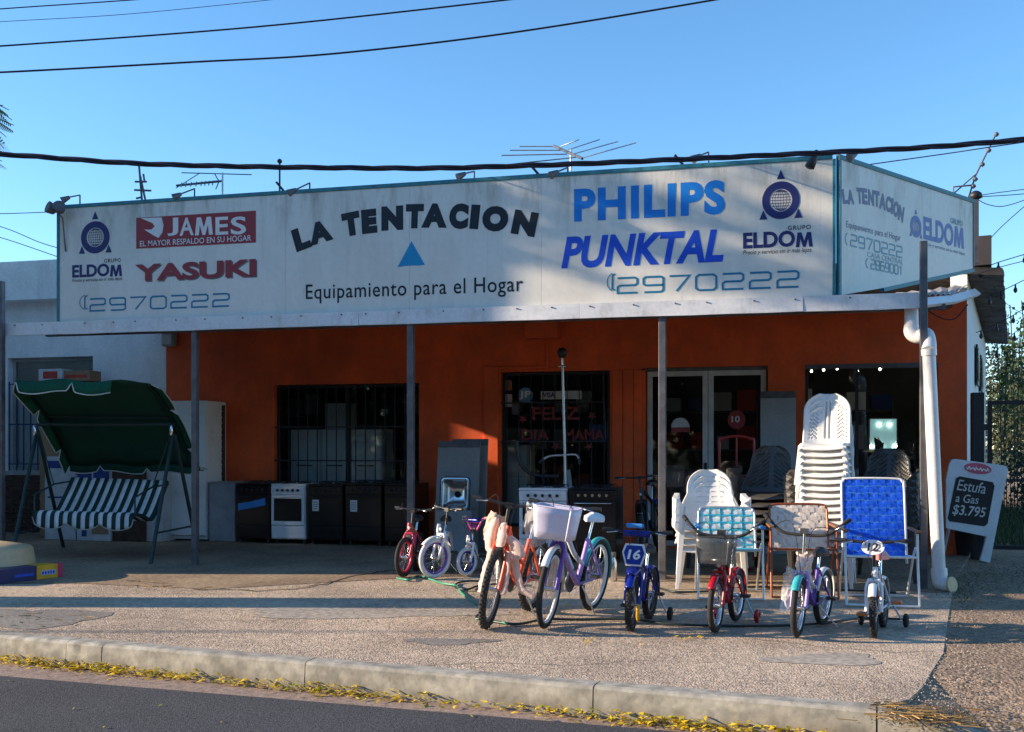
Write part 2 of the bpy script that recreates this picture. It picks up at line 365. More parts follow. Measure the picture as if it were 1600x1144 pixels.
def rbox(x0, x1, z0, z1, r, k=4):   # rounded rectangle polygon, counter-clockwise
    out = []
    for cx, cz, a in ((x1 - r, z1 - r, 0), (x0 + r, z1 - r, 90), (x0 + r, z0 + r, 180), (x1 - r, z0 + r, 270)):
        for i in range(k + 1): t = R(a + 90 * i / k); out.append((cx + r * math.cos(t), cz + r * math.sin(t)))
    return out
# ---------------------------------------------------------------- lettering
def text_flat(s, off=0.0, shear=0.0, space=1.0):
    cu = bpy.data.curves.new('t', 'FONT'); cu.body = s; cu.offset = off; cu.shear = shear; cu.space_character = space
    cu.resolution_u = 4; cu.size = 1
    o = bpy.data.objects.new('t', cu); C.objects.link(o); bpy.context.view_layer.update()
    me = bpy.data.meshes.new_from_object(o.evaluated_get(bpy.context.evaluated_depsgraph_get()))
    vs = [(v.co.x, v.co.y) for v in me.vertices]; fs = [tuple(p.vertices) for p in me.polygons]
    bpy.data.objects.remove(o); bpy.data.curves.remove(cu); bpy.data.meshes.remove(me)
    return vs, fs
def fit(s, x0, x1, z0, z1, off=0.0, shear=0.0, rot=0, space=1.0):
    vs, fs = text_flat(s, off, shear, space)
    ax = min(v[0] for v in vs); bx = max(v[0] for v in vs); az = min(v[1] for v in vs); bz = max(v[1] for v in vs)
    cx, cz = (x0 + x1) / 2, (z0 + z1) / 2; out = []; c, q = math.cos(R(rot)), math.sin(R(rot))
    for x, z in vs:
        X = ((x - ax) / (bx - ax) - .5) * (x1 - x0); Z = ((z - az) / (bz - az) - .5) * (z1 - z0)
        out.append((cx + X * c - Z * q, cz + X * q + Z * c))
    return out, fs
def ribbon(pts, t, closed=False):
    P = [Vector(p) for p in pts]; n = len(P); vs = []
    for i in range(n):
        if closed: a = P[i] - P[i - 1]; b = P[(i + 1) % n] - P[i]
        else: a = P[i] - P[i - 1] if i else P[1] - P[0]; b = P[i + 1] - P[i] if i < n - 1 else a
        a.normalize(); b.normalize(); m = (a + b)
        if m.length < .1: m = a
        m.normalize(); nn = Vector((-m.y, m.x)); k = 1 / max(.5, nn.dot(Vector((-a.y, a.x))))
        vs += [tuple(P[i] + nn * t / 2 * k), tuple(P[i] - nn * t / 2 * k)]
    fs = [(2 * i, 2 * i + 1, (2 * i + 3) % (2 * n), (2 * i + 2) % (2 * n)) for i in range(n if closed else n - 1)]
    return vs, fs
DG = {'2': [(0, 1), (.88, 1), (1, .9), (1, .6), (.88, .5), (.12, .5), (0, .4), (0, 0), (1, 0)],
      '9': [(1, .45), (.12, .45), (0, .55), (0, .9), (.12, 1), (.88, 1), (1, .9), (1, .1), (.88, 0), (.05, 0)],
      '7': [(0, 1), (1, 1), (.35, 0)], '0': [(.14, 0), (0, .14), (0, .86), (.14, 1), (.86, 1), (1, .86), (1, .14), (.86, 0), (.14, 0)],
      '8': [(.12, .5), (0, .6), (0, .9), (.12, 1), (.88, 1), (1, .9), (1, .6), (.88, .5), (.12, .5), (0, .4), (0, .1), (.12, 0), (.88, 0), (1, .1), (1, .4), (.88, .5)],
      '6': [(.95, 1), (.12, 1), (0, .9), (0, .1), (.12, 0), (.88, 0), (1, .1), (1, .45), (.88, .55), (0, .55)],
      '1': [(.2, .75), (.5, 1), (.5, 0)]}
def wide_digits(s, x0, x1, z0, z1, t):
    n = len(s); w = (x1 - x0) / n; V = []; F = []
    for i, ch in enumerate(s):
        if ch == ' ': continue
        pts = [(x0 + i * w + p[0] * w * .76, z0 + p[1] * (z1 - z0)) for p in DG[ch]]
        vs, fs = ribbon(pts, t); o = len(V); V += vs; F += [tuple(a + o for a in f) for f in fs]
    return V, F
class Plane:   # an upright plane: origin, direction along, offset outwards
    def __init__(s, o, d): s.o = Vector(o); s.d = Vector(d).normalized(); s.n = Vector((s.d.y, -s.d.x, 0))
    def uv(s, px, py):
        r = ray(px, py); t = (s.o - CAM).dot(s.n) / r.dot(s.n); p = CAM + r * t; return ((p - s.o).dot(s.d), p.z)
    def put(s, mb, V, F, off): mb.add([s.o.xy.to_3d() + s.d * u + s.n * off + Vector((0, 0, z)) for u, z in V], F)
def pxbox(pl, x0, y0, x1, y1):
    """world rectangle from the picture rectangle taken at its own middle"""
    ym = (y0 + y1) / 2; xm = (x0 + x1) / 2
    u0 = pl.uv(x0, ym)[0]; u1 = pl.uv(x1, ym)[0]; return u0, u1, pl.uv(xm, y1)[1], pl.uv(xm, y0)[1]
def disc(cx, cz, rx, rz, n=40): return [(cx + rx * math.cos(2 * math.pi * i / n), cz + rz * math.sin(2 * math.pi * i / n)) for i in range(n)], [tuple(range(n))]
def emblem(pl, mb, cx, cy, r, off, asp=1.0):
    u, z = pl.uv(cx, cy); u2, _ = pl.uv(cx + r, cy); ru = u2 - u; rz = z - pl.uv(cx, cy + r * asp)[1]
    n = 40; mb.cur = 0; V = []
    for k in (1.0, .60): V += [(u + ru * k * math.cos(2 * math.pi * i / n), z + rz * k * math.sin(2 * math.pi * i / n)) for i in range(n)]
    pl.put(mb, V, [(i, (i + 1) % n, n + (i + 1) % n, n + i) for i in range(n)], off)
    for ax, az in ((0, 1.32), (-.93, -.78), (.93, -.78)):
        a, b = u + ax * ru, z + az * rz; pl.put(mb, [(a - .22 * ru, b - .2 * rz), (a + .22 * ru, b - .2 * rz), (a, b + .3 * rz)], [(0, 1, 2)], off)
    for k in range(-3, 4):
        h = k / 3.6; w = math.sqrt(1 - h * h) * .55
        V, F = ribbon([(u - w * ru, z + h * .55 * rz), (u + w * ru, z + h * .55 * rz)], (.0055 if r > 12 else .004)); pl.put(mb, V, F, off)
        V, F = ribbon([(u + h * .55 * ru * math.cos(R(a)), z + .55 * rz * math.sin(R(a))) for a in range(-90, 91, 15)], (.0055 if r > 12 else .004)); pl.put(mb, V, F, off)
    mb.cur = 0
# ================================================================ THE GROUND
def dirline():
    a = onG(0, 993); b = onG(1370, 1109); d = (b - a).normalized(); return a, b, d, Vector((d.y, -d.x, 0))
K0, K1, KD, KN = dirline()          # KN points to the road
def kp(s, o, z=0): p = K0 + KD * s + KN * o; return Vector((p.x, p.y, z))
KL = (K1 - K0).length
def sheet(name, pts, m, parent=None):
    mb = MB(); mb.add(pts, [tuple(range(len(pts)))]); return build(name, mb, m, parent)
RA = onG(0, 1056, -.168); RD = (onG(900, 1130, -.168) - RA).normalized()
struct(sheet('ground', [(-500, -500, -.32), (500, -500, -.32), (500, 500, -.32), (-500, 500, -.32)], M['grassland']))
struct(sheet('road', [RA - RD * 50, kp(-60, 9.5, -.168), kp(60, 9.5, -.168), RA + RD * 50], M['asphalt']))
struct(sheet('gutter', [kp(-60, .04, -.172), kp(-60, 2.5, -.172), kp(60, 2.5, -.172), kp(60, .04, -.172)], M['gutter']))
e0 = kp(60, 0, 0)
mb = MB(); mb.add([kp(-60, -.1, -.006), kp(KL, -.1, -.006), kp(KL, -1.0, -.006), kp(60, -1.0, -.006), kp(60, -80, -.006), kp(-60, -80, -.006)], [(0, 1, 2, 3, 4, 5)])
ss_ = [KL, KL + .25, KL + .62, KL + 3, 60]; zz_ = [-.006, -.03, -.132, -.134, -.134]
for i in range(4): mb.add([kp(ss_[i], -1.0, -.006), kp(ss_[i], -.11, zz_[i]), kp(ss_[i + 1], -.11, zz_[i + 1]), kp(ss_[i + 1], -1.0, -.006)], [(0, 1, 2, 3)])
struct(build('dirt_ground', mb, M['dirt']))
SR = onG(1490, 925)
edge = [onG(1492, 905), onG(1484, 950), onG(1478, 990), onG(1474, 1020), onG(1455, 1050), onG(1440, 1075), onG(1420, 1093), kp(KL + .1, -.09)]
pp = [kp(-60, -.09)] + [kp(KL * k / 6, -.09) for k in range(7)] + list(reversed(edge[:-1])) + [Vector((11.6, -.02, 0)), Vector((-40, -.02, 0)), Vector((-60, 8, 0))]
mb = MB(); mb.add([Vector((p.x, p.y, 0.0)) for p in pp] + [Vector((p.x, p.y, -.05)) for p in pp],
    [tuple(range(len(pp)))] + [(i, i + len(pp), (i + 1) % len(pp) + len(pp), (i + 1) % len(pp)) for i in range(len(pp))])
struct(build('pavement', mb, M['pave']))
a0 = [onG(-200, 915), onG(120, 912), onG(330, 921), onG(640, 903), onG(800, 900), onG(1000, 905), onG(1250, 915), onG(1483, 928)]
inn = [Vector((p.x, p.y, .004)) for p in a0] + [Vector((11.56, -.03, .004)), Vector((-12, -.03, .004))]
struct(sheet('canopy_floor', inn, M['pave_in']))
# kerb stones
kr = bpy.data.objects.new('kerb', None); C.objects.link(kr); kr.location = K0; struct(kr)
cuts = [-14, -11, -8, -5, -2.2, .85, .0]
js = sorted([-14, -11.4, -8.8, -6.1, -3.2, -.8, onG(160, 1010).x * 0 + (onG(160, 1008) - K0).dot(KD), (onG(105, 1003) - K0).dot(KD) - .4 + .4,
             (onG(480, 1034) - K0).dot(KD), (onG(930, 1071) - K0).dot(KD), KL])
for a, b in zip(js[:-1], js[1:]):
    if b - a < .1: continue
    mb = MB(); g = .004
    w = lambda s, o, z: kp(s, o, z)
    pr = [(-.12, -.3), (-.12, .004), (.0, .006), (.018, .0), (.03, -.014), (.05, -.3)]
    n = len(pr); nn = 5
    vs = [w(a + g + (b - a - 2 * g) * i / nn, o + random.uniform(-.003, .003), z + random.uniform(-.002, .002)) for i in range(nn + 1) for o, z in pr]
    mb.add(vs, [(i * n + j, i * n + j + 1, (i + 1) * n + j + 1, (i + 1) * n + j) for i in range(nn) for j in range(n - 1)])
    mb.add(vs, [tuple(range(n)), tuple(range((nn + 1) * n - 1, nn * n - 1, -1))])
    build('kerb_stone', mb, M['kerb'], kr, abs_=True)
mb = MB(); pts = [(KL + .005, 0), (KL + .25, -.02), (KL + .62, -.13), (KL + 20, -.13)]; vs = []
for s_, z in pts:
    for o, dz in ((-.12, -.3), (-.12, .004), (0, .006), (.03, -.01), (.05, -.3)): vs.append(kp(s_, o, (z + dz) if dz > -.2 else -.3))
mb.add(vs, [(i * 5 + j, i * 5 + j + 1, i * 5 + j + 6, i * 5 + j + 5) for i in range(3) for j in range(4)] + [(0, 1, 2, 3, 4)])
build('dropped_kerb', mb, M['kerb'], kr, abs_=True)
# crack in the pavement
mb = MB(); cr = [(300, 921), (420, 924), (470, 919), (512, 912), (545, 903), (600, 893), (640, 890)]
P = []
for i in range(len(cr) - 1):
    for k in range(6):
        t = k / 6; x = cr[i][0] * (1 - t) + cr[i + 1][0] * t; y = cr[i][1] * (1 - t) + cr[i + 1][1] * t + random.uniform(-1.2, 1.2)
        p = onG(x, y); P.append((p.x, p.y))
V, F = ribbon(P, .028); mb.add([(x, y, .007) for x, y in V], F); c_ = mat('crack_dark', (.05, .035, .025), .95)
struct(build('pavement_crack', mb, c_))
def crackline(cr, w, m):
    P = []
    for i in range(len(cr) - 1):
        for k in range(7):
            t = k / 7; p = onG(cr[i][0] * (1 - t) + cr[i + 1][0] * t + random.uniform(-3, 3), cr[i][1] * (1 - t) + cr[i + 1][1] * t + random.uniform(-.9, .9)); P.append((p.x, p.y))
    V, F = ribbon(P, w); mb = MB(); mb.add([(x, y, .0035) for x, y in V], F); struct(build('pavement_crack', mb, m))
crackline([(640, 1042), (760, 1036), (900, 1040), (1010, 1032), (1130, 1037)], .005, c_)
crackline([(1180, 998), (1290, 1012), (1400, 1020), (1472, 1018)], .006, c_)
crackline([(60, 972), (220, 966), (380, 972), (520, 965)], .005, c_)
def patch(px, py, rx, ry, m, sd_, z=.003):
    rr_ = random.Random(sd_); P = []
    for i in range(28):
        a = 2 * math.pi * i / 28; k = 1 + .22 * math.sin(a * 3 + sd_) + rr_.uniform(-.09, .09); P.append(onG(px + rx * k * math.cos(a), py + ry * k * math.sin(a), z))
    struct(sheet('pavement_patch', list(reversed(P)), m))
M['patch_g'] = groundmat('grey_repair', (.20, .185, .17), (.27, .25, .225), (.25, .23, .21), vs=90, big=1.5, bump=.2)
M['patch_l'] = groundmat('smooth_cement', (.36, .32, .27), (.44, .39, .32), (.38, .33, .28), vs=60, big=1.2, bump=.08)
patch(50, 965, 110, 15, M['patch_g'], 3); patch(1290, 1030, 90, 9, M['patch_l'], 5); patch(560, 958, 200, 8, M['patch_l'], 8); patch(700, 1002, 70, 5, M['patch_g'], 9)
# scattered pebbles and grit
mb = MB(); OC = [(1, 0, 0), (-1, 0, 0), (0, 1, 0), (0, -1, 0), (0, 0, 1), (0, 0, -1)]
OF = [(0, 2, 4), (2, 1, 4), (1, 3, 4), (3, 0, 4), (2, 0, 5), (1, 2, 5), (3, 1, 5), (0, 3, 5)]
def pebble(p, s):
    q = [random.uniform(.6, 1.3) * s for _ in range(3)]; a = random.random() * 6.3; c, z = math.cos(a), math.sin(a)
    mb.add([(p.x + (x * q[0]) * c - (y * q[1]) * z, p.y + (x * q[0]) * z + (y * q[1]) * c, p.z + h * q[2] * .6) for x, y, h in OC], OF)
for _ in range(13000):
    px = random.uniform(-20, 1620); k = random.random(); py = 945 + (1130 - 945) * k
    if py > 985 + px * .084: continue
    pebble(onG(px, py), random.choice([.0025, .003, .004, .006]) * random.uniform(.7, 1.4))
for _ in range(900):
    t = random.gauss(0, 1); px = 1468 + t * 16 + random.uniform(-20, 60); py = random.uniform(900, 1120); pebble(onG(px, py), random.uniform(.003, .010))
for _ in range(1200): pebble(onG(random.uniform(0, 1500), random.uniform(880, 945)), random.uniform(.003, .007))
stuff(build('gravel', mb, M['pebble']))
# ================================================================ THE SHOP
XR = 11.56; XL = 0.0; HT = 3.35
def wall_grid(mb, x0, x1, z0, z1, y0, y1, holes):
    xs = sorted({x0, x1} | {h[0] for h in holes} | {h[1] for h in holes}); zs = sorted({z0, z1} | {h[2] for h in holes} | {h[3] for h in holes})
    solid = lambda i, j: 0 <= i < len(xs) - 1 and 0 <= j < len(zs) - 1 and not any(h[0] <= (xs[i] + xs[i + 1]) / 2 <= h[1] and h[2] <= (zs[j] + zs[j + 1]) / 2 <= h[3] for h in holes)
    for i in range(len(xs) - 1):
        for j in range(len(zs) - 1):
            if not solid(i, j): continue
            a, b, c, d = xs[i], xs[i + 1], zs[j], zs[j + 1]
            mb.add([(a, y0, c), (b, y0, c), (b, y0, d), (a, y0, d)], [(0, 1, 2, 3)]); mb.add([(a, y1, c), (b, y1, c), (b, y1, d), (a, y1, d)], [(3, 2, 1, 0)])
            if not solid(i - 1, j): mb.add([(a, y0, c), (a, y1, c), (a, y1, d), (a, y0, d)], [(3, 2, 1, 0)])
            if not solid(i + 1, j): mb.add([(b, y0, c), (b, y1, c), (b, y1, d), (b, y0, d)], [(0, 1, 2, 3)])
            if not solid(i, j - 1): mb.add([(a, y0, c), (b, y0, c), (b, y1, c), (a, y1, c)], [(3, 2, 1, 0)])
            if not solid(i, j + 1): mb.add([(a, y0, d), (b, y0, d), (b, y1, d), (a, y1, d)], [(0, 1, 2, 3)])
W1 = (wx(428), wx(655), .72, wz(540, 600)); W2 = (wx(782), wx(953), .25, wz(866, 580))
W3 = (wx(1008), wx(1200), .03, wz(1104, 573)); W4 = (wx(1258), wx(1466), .35, wz(1362, 568))
shop = thing('shop_building', 'orange painted single storey shop building with barred windows under the long signboard', 'shop', (XR / 2, 0, 0))
mb = MB(); wall_grid(mb, XL, XR, -.05, HT, 0, .22, [W1, W2, W3, W4])
build('front_wall', mb, M['orange'], shop, abs_=True)
SDV = Vector((.235, 1.08, 0)).normalized()      # the side wall runs back and slightly outwards
sc0 = Vector((XR, 0, 0)); sc1 = sc0 + SDV * 9.5
mb = MB()
th = Vector((-SDV.y, SDV.x, 0)) * .2
def vslab(mb, a, b, z0, z1a, z1b, th): mb.add([(a.x, a.y, z0), (b.x, b.y, z0), (b.x, b.y, z1b), (a.x, a.y, z1a)] + [((a + th).x, (a + th).y, z0), ((b + th).x, (b + th).y, z0), ((b + th).x, (b + th).y, z1b), ((a + th).x, (a + th).y, z1a)],
        [(0, 1, 2, 3), (7, 6, 5, 4), (0, 4, 5, 1), (1, 5, 6, 2), (2, 6, 7, 3), (3, 7, 4, 0)])
vslab(mb, sc0 + Vector((.004, 0.0, 0)), sc1, -.05, 3.62, 3.62, th); build('side_wall', mb, M['white_wall'], shop, abs_=True)
# side windows (two small ones high up)
for k, s_ in enumerate((2.6, 4.6)):
    nrm = Vector((SDV.y, -SDV.x, 0)); a = sc0 + SDV * s_ + nrm * .02; b = sc0 + SDV * (s_ + .9) + nrm * .02
    mb = MB(); vslab(mb, a, b, 2.35, 2.95, 2.95, -nrm * -.03); o = build('window', mb, M['dark_iron'], shop, abs_=True)
    mb = MB(); vslab(mb, a + SDV * .06 + nrm * .035, b - SDV * .06 + nrm * .035, 2.41, 2.89, 2.89, nrm * .004); build('pane', mb, M['black'], o, abs_=True)
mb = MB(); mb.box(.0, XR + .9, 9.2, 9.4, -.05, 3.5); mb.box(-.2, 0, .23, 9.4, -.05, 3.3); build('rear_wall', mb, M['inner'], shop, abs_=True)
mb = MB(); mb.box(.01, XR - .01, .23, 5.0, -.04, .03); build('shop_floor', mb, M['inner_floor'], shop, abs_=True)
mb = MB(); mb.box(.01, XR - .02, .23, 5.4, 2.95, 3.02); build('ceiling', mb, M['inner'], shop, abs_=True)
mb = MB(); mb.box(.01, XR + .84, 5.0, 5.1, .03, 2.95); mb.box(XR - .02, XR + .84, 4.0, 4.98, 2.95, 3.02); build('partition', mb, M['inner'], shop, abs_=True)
# corrugated roof, running out over the side wall as an eave
mb = MB(); nrm = Vector((SDV.y, -SDV.x, 0)); N_ = 110
def roofp(s_, o, z): p = sc0 + SDV * s_ + nrm * o; return Vector((p.x, p.y, z))
vs = []
for i in range(N_ + 1):
    s_ = -.1 + 9.9 * i / N_; dz = .03 * math.cos(i * math.pi)
    vs += [roofp(s_, .42 + random.uniform(-.015, .015), 3.62 + dz), roofp(s_, -3.0, 3.98 + dz), roofp(s_, .42, 3.60 + dz), roofp(s_, -3.0, 3.96 + dz)]
mb.add(vs, [(4 * i, 4 * i + 4, 4 * i + 5, 4 * i + 1) for i in range(N_)] + [(4 * i + 2, 4 * i + 3, 4 * i + 7, 4 * i + 6) for i in range(N_)] + [(4 * i, 4 * i + 2, 4 * i + 6, 4 * i + 4) for i in range(N_)])
roof = build('roof', mb, M['fibre'], shop, abs_=True)
mb = MB(); mb.box(.0, 9.0, .3, 9.2, 3.4, 3.5); build('roof_slab', mb, M['fibre'], shop, abs_=True)
a = roofp(-.12, -.02, 0); b = roofp(-.12, .29, 0)
mb = MB(); mb.add([(a.x, a.y, 3.7), (b.x, b.y, 3.7), (b.x, b.y, 4.07), (a.x, a.y, 4.07)] + [(a.x + .05, a.y + .25, 3.7), (b.x + .05, b.y + .25, 3.7), (b.x + .05, b.y + .25, 4.07), (a.x + .05, a.y + .25, 4.07)],
    [(0, 1, 2, 3), (7, 6, 5, 4), (0, 4, 5, 1), (1, 5, 6, 2), (2, 6, 7, 3), (3, 7, 4, 0)])
build('gable_end', mb, mat('dark_brown_board', (.036, .034, .036), .9), shop, abs_=True)  # brown piece toned darker in its colour to stand for its shade
# mouldings on the orange wall
mb = MB(); xa = wx(757); mb.box(xa, wx(779), -.035, -.002, 0, wz(770, 573)); mb.box(wx(779), wx(860), -.035, -.002, W2[3] + .035, wz(800, 573)); build('door_surround', mb, M['orange'], shop, abs_=True, bevel=.006)
for k, (p0, p1) in enumerate(((957, 973), (974, 990), (991, 1003))):
    mb = MB(); mb.box(wx(p0), wx(p1), -.03, -.002, 0.02, wz(980, 578)); build('shutter_board', mb, M['orange'], shop, abs_=True, bevel=.005)
mb = MB(); mb.box(wx(826), wx(876), -.25, -.002, wz(850, 531), wz(850, 503)); build('awning_box', mb, M['orange'], shop, abs_=True, bevel=.01)
mb = MB(); mb.cyl((wx(855), -.02, wz(855, 531)), (wx(855), -.02, wz(855, 574)), .018, n=6); build('conduit', mb, M['orange'], shop, abs_=True)
mb = MB(); mb.tube([(wx(960), -.02, wz(960, 581)), (wx(985), -.015, wz(985, 583)), (wx(1008), -.02, wz(1008, 577))], .01); build('wall_cable', mb, M['cable'], shop, abs_=True)
def frame_mb(x0, x1, y0, y1, z0, z1, t):
    mb = MB(); mb.box(x0, x0 + t, y0, y1, z0, z1); mb.box(x1 - t, x1, y0, y1, z0, z1); mb.box(x0 + t, x1 - t, y0, y1, z1 - t, z1); mb.box(x0 + t, x1 - t, y0, y1, z0, z0 + t); return mb
def window(W, name, fm, t=.045, mull=(), y=.10):
    x0, x1, z0, z1 = W; x0 += .003; x1 -= .003; z0 += .003; z1 -= .003
    f = build(name, frame_mb(x0, x1, y, y + .05, z0, z1, t), fm, shop, abs_=True, bevel=.004)
    xs = [x0 + t] + list(mull) + [x1 - t]
    for m_ in mull:
        mb = MB(); mb.box(m_ - t / 2, m_ + t / 2, y - .003, y + .053, z0 + t, z1 - t); build('mullion', mb, fm, f, abs_=True)
    for a, b in zip(xs[:-1], xs[1:]):
        mb = MB(); mb.box(a + t / 2 * (a in mull), b - t / 2 * (b in mull), y + .02, y + .026, z0 + t, z1 - t); build('pane', mb, M['glass'], f, abs_=True)
    return f
f1 = window(W1, 'window', M['dark_iron'], mull=[(W1[0] + W1[1]) / 2]); f2 = window(W2, 'window', M['dark_iron'])
def grille(W, f, n, rails, y, m, r=.007, label=None):
    for i in range(n):
        x = W[0] + (W[1] - W[0]) * (i + .5) / n; mb = MB(); mb.box(x - r, x + r, y - r, y + r, W[2], W[3]); build('window_bar', mb, m, f, abs_=True)
    for z in rails: mb = MB(); mb.box(W[0], W[1], y - r - .008, y + r - .012, z - .01, z + .01); build('grille_rail', mb, m, f, abs_=True)
grille(W1, f1, 15, [wz(540, 667), wz(540, 720)], .03, M['dark_iron']); grille(W2, f2, 9, [wz(866, 629), wz(866, 690)], .03, M['dark_iron'], .006)
# white aluminium double door
al = mat('white_aluminium', (.55, .56, .55), .45, noise=.1)
xm = wx(1106)
for a, b, h in ((W3[0] + .02, xm, 1), (xm, W3[1] - .02, -1)):
    st = .07
    d = build('door', frame_mb(a + .004, b - .004, .06, .10, W3[2] + .003, W3[3] - .05, st), al, shop, abs_=True, bevel=.004)
    mb = MB(); mb.box(a + st, b - st, .078, .084, W3[2] + st, W3[3] - .05 - st); build('pane', mb, M['glass'], d, abs_=True)
    if h == 1:
        mb = MB(); hx = b - .035; mb.box(hx - .01, hx + .01, .02, .055, .98, 1.14); mb.box(hx - .02, hx + .02, .04, .058, .92, 1.18); build('handle', mb, M['black_plastic'], d, abs_=True)
mb = MB(); mb.box(W3[0] + .003, W3[1] - .003, .05, .12, W3[3] - .045, W3[3] - .003); build('door_head', mb, M['steel_grey'], shop, abs_=True)
f4 = window(W4, 'window', M['dark_iron'], t=.04, mull=[wx(1340)]); 
mb = MB(); mb.box(W4[0], W4[1], -.012, .04, W4[3] - .06, W4[3] - .0); build('shutter_rail', mb, M['steel_grey'], shop, abs_=True)
# stickers and window lettering
def sticker(f, px, py, rx, rz, m, y=.115, n=24, half=False):
    mb = MB(); u, _, z = onY(px, py, y); k = 1 / 118
    pts = [(u + rx * k * math.cos(2 * math.pi * i / n), y, z + rz * k * math.sin(2 * math.pi * i / n)) for i in range(n)]
    if half: pts = [p for i, p in enumerate(pts) if i <= n // 2]
    mb.add(pts, [tuple(range(len(pts)))]); return build('sticker', mb, m, f, abs_=True)
def panetext(f, s, x0, y0, x1, y1, m, y=.112, off=.02, name='lettering'):
    p = Plane((0, y, 0), (1, 0, 0)); V, F = fit(s, *pxbox(p, x0, y0, x1, y1), off=off); mb = MB(); p.put(mb, V, F, 0); return build(name, mb, m, f, abs_=True)
pale_blue = mat('pale_blue_sticker', srgb(96, 150, 190), .5); dull_red = mat('dull_red_sticker', srgb(150, 50, 54), .5)
sticker(f2, 821, 618, 13, 13.5, pale_blue, .110); panetext(f2, 'JP', 811, 611, 831, 624, M['white_print'], .107)
panetext(f2, 'FELIZ', 832, 636, 905, 656, dull_red, .112, .018); panetext(f2, 'DIA', 815, 671, 858, 688, dull_red, .112, .018); panetext(f2, 'MAMA', 882, 671, 945, 688, dull_red, .112, .018)
for sx, sy in ((817, 655), (925, 650), (868, 697), (920, 697)):
    mb = MB(); u, _, z = onY(sx, sy, .112); mb.add([(u + (.07 if i % 2 else .03) * math.sin(i * math.pi / 5), .112, z + (.07 if i % 2 else .03) * math.cos(i * math.pi / 5)) for i in range(10)], [tuple(range(10))]); build('star_sticker', mb, dull_red, f2, abs_=True)
def pcard(f, x0, y0, x1, y1, m, y=.110, name='sticker'):
    p = Plane((0, y, 0), (1, 0, 0)); a, b, c, d = pxbox(p, x0, y0, x1, y1); mb = MB(); mb.box(a, b, y - .001, y + .001, c, d); return build(name, mb, m, f, abs_=True)
pcard(f2, 845, 611, 909, 624, M['carton_w']); panetext(f2, 'VISA', 848, 613, 867, 621, M['navy'], .107, .03)
pcard(f2, 786, 594, 800, 610, mat('faded_poster', srgb(150, 110, 90), .7)); pcard(f2, 788, 616, 800, 636, M['carton_w']); pcard(f2, 800, 631, 812, 648, mat('grey_card', srgb(90, 90, 100), .7))
pcard(f2, 920, 663, 952, 690, mat('blue_poster', srgb(70, 90, 130), .7), .13)
dl = [c for c in shop.children if c.name.startswith('door') and c.data and len(c.children)]
sticker(dl[0], 1063, 668, 15, 16, M['carton_w'], .070, half=True); pcard(dl[0], 1049, 669, 1078, 675, dull_red, .068)
sticker(dl[1], 1151, 656, 14, 15, dull_red, .070); panetext(dl[1], '10', 1143, 650, 1156, 660, M['white_print'], .067)
# ---------------------------------------------------------------- things inside the shop
def simple_box(name, label, cat, x0, x1, y0, y1, z0, z1, m, bevel=.01, group=None):
    mb = MB(); mb.box(x0, x1, y0, y1, z0, z1); o = build(name, mb, m, bevel=bevel); tag(o, label, cat, group); return o
for k, (a, b) in enumerate(((453, 500), (501, 547), (548, 596))):
    y = .46; t = thing('kitchen_cupboard', ['white cupboard with dark handle, left of three stacked behind the barred window', 'white cupboard with dark handle, middle of three behind the barred window', 'white cupboard with dark handle, right of three behind the barred window'][k], 'cupboard', (wx((a + b) / 2, y), y + .25, .03), group='white cupboards behind the barred window')
    x0, x1 = wx(a, y), wx(b, y); w = (x1 - x0) / 2; zt = wz(500, 671, y) - .03; zm = wz(500, 692, y) - .03
    mb = MB(); mb.box(-w, w, -.22, .25, 0, zt); build('body', mb, M['white_enamel'], t, bevel=.004)
    mb = MB(); mb.box(-w + .01, w - .01, -.245, -.222, .05, zm - .02); build('door', mb, M['white_enamel'], t, bevel=.004)
    mb = MB(); mb.box(-w + .01, w - .01, -.245, -.222, zm + .02, zt - .01); build('drawer', mb, M['white_enamel'], t, bevel=.004)
    mb = MB(); mb.box(-w * .55, w * .5, -.262, -.247, zm - .36, zm - .34); build('handle', mb, M['black_plastic'], t)
y = .5; simple_box('box', 'tall white printed box standing on the cupboards behind the barred window', 'box', wx(508, y), wx(546, y), y, y + .3, wz(500, 671, .46) + .002, wz(520, 630, y), M['carton_w'])
y = .7; t = thing('refrigerator', 'white refrigerator seen through the glass left of the festive lettering', 'refrigerator', (wx(803, y), y + .3, .03))
mb = MB(); mb.box(-.19, .19, -.25, .3, 0, 1.4); build('body', mb, M['white_enamel'], t, bevel=.01)
mb = MB(); mb.box(-.19, .19, -.29, -.253, .05, .9); build('door', mb, M['white_enamel'], t, bevel=.01)
mb = MB(); mb.box(-.19, .19, -.29, -.253, .92, 1.38); build('freezer_door', mb, M['white_enamel'], t, bevel=.01)
y = 1.0
t = thing('mirror_cabinet', 'pale teal bathroom mirror with lit bulbs glowing inside the right shop window', 'mirror', (wx(1380, y), y, wz(1380, 703, y)))
w = (wx(1401, y) - wx(1358, y)) / 2; h = wz(1380, 654, y) - wz(1380, 703, y)
mb = MB(); mb.box(-w, w, 0, .1, 0, h); build('cabinet', mb, M['white_enamel'], t)
mb = MB(); mb.box(-w + .01, w - .01, -.008, -.002, .01, h - .01); build('mirror_glass', mb, M['mirror'], t)
for a, b in ((.35, .8), (.72, .8), (.08, .1), (.42, .12), (.92, .12)):
    mb = MB(); mb.lathe([(.001, -.02), (.022, -.01), (.022, .01), (.001, .02)], (-w + 2 * w * a, -.03, h * b), 8); build('bulb', mb, M['bulb'], t)
mb = MB(); mb.box(-w - .1, w + .1, .0, .45, -.03, -.003); tag(build('shelf', mb, M['inner_floor'], None), 'dark shelf carrying the lit mirror inside the right window', 'shelf'); bpy.data.objects['shelf'].location = t.location + Vector((0, .22, -.033))
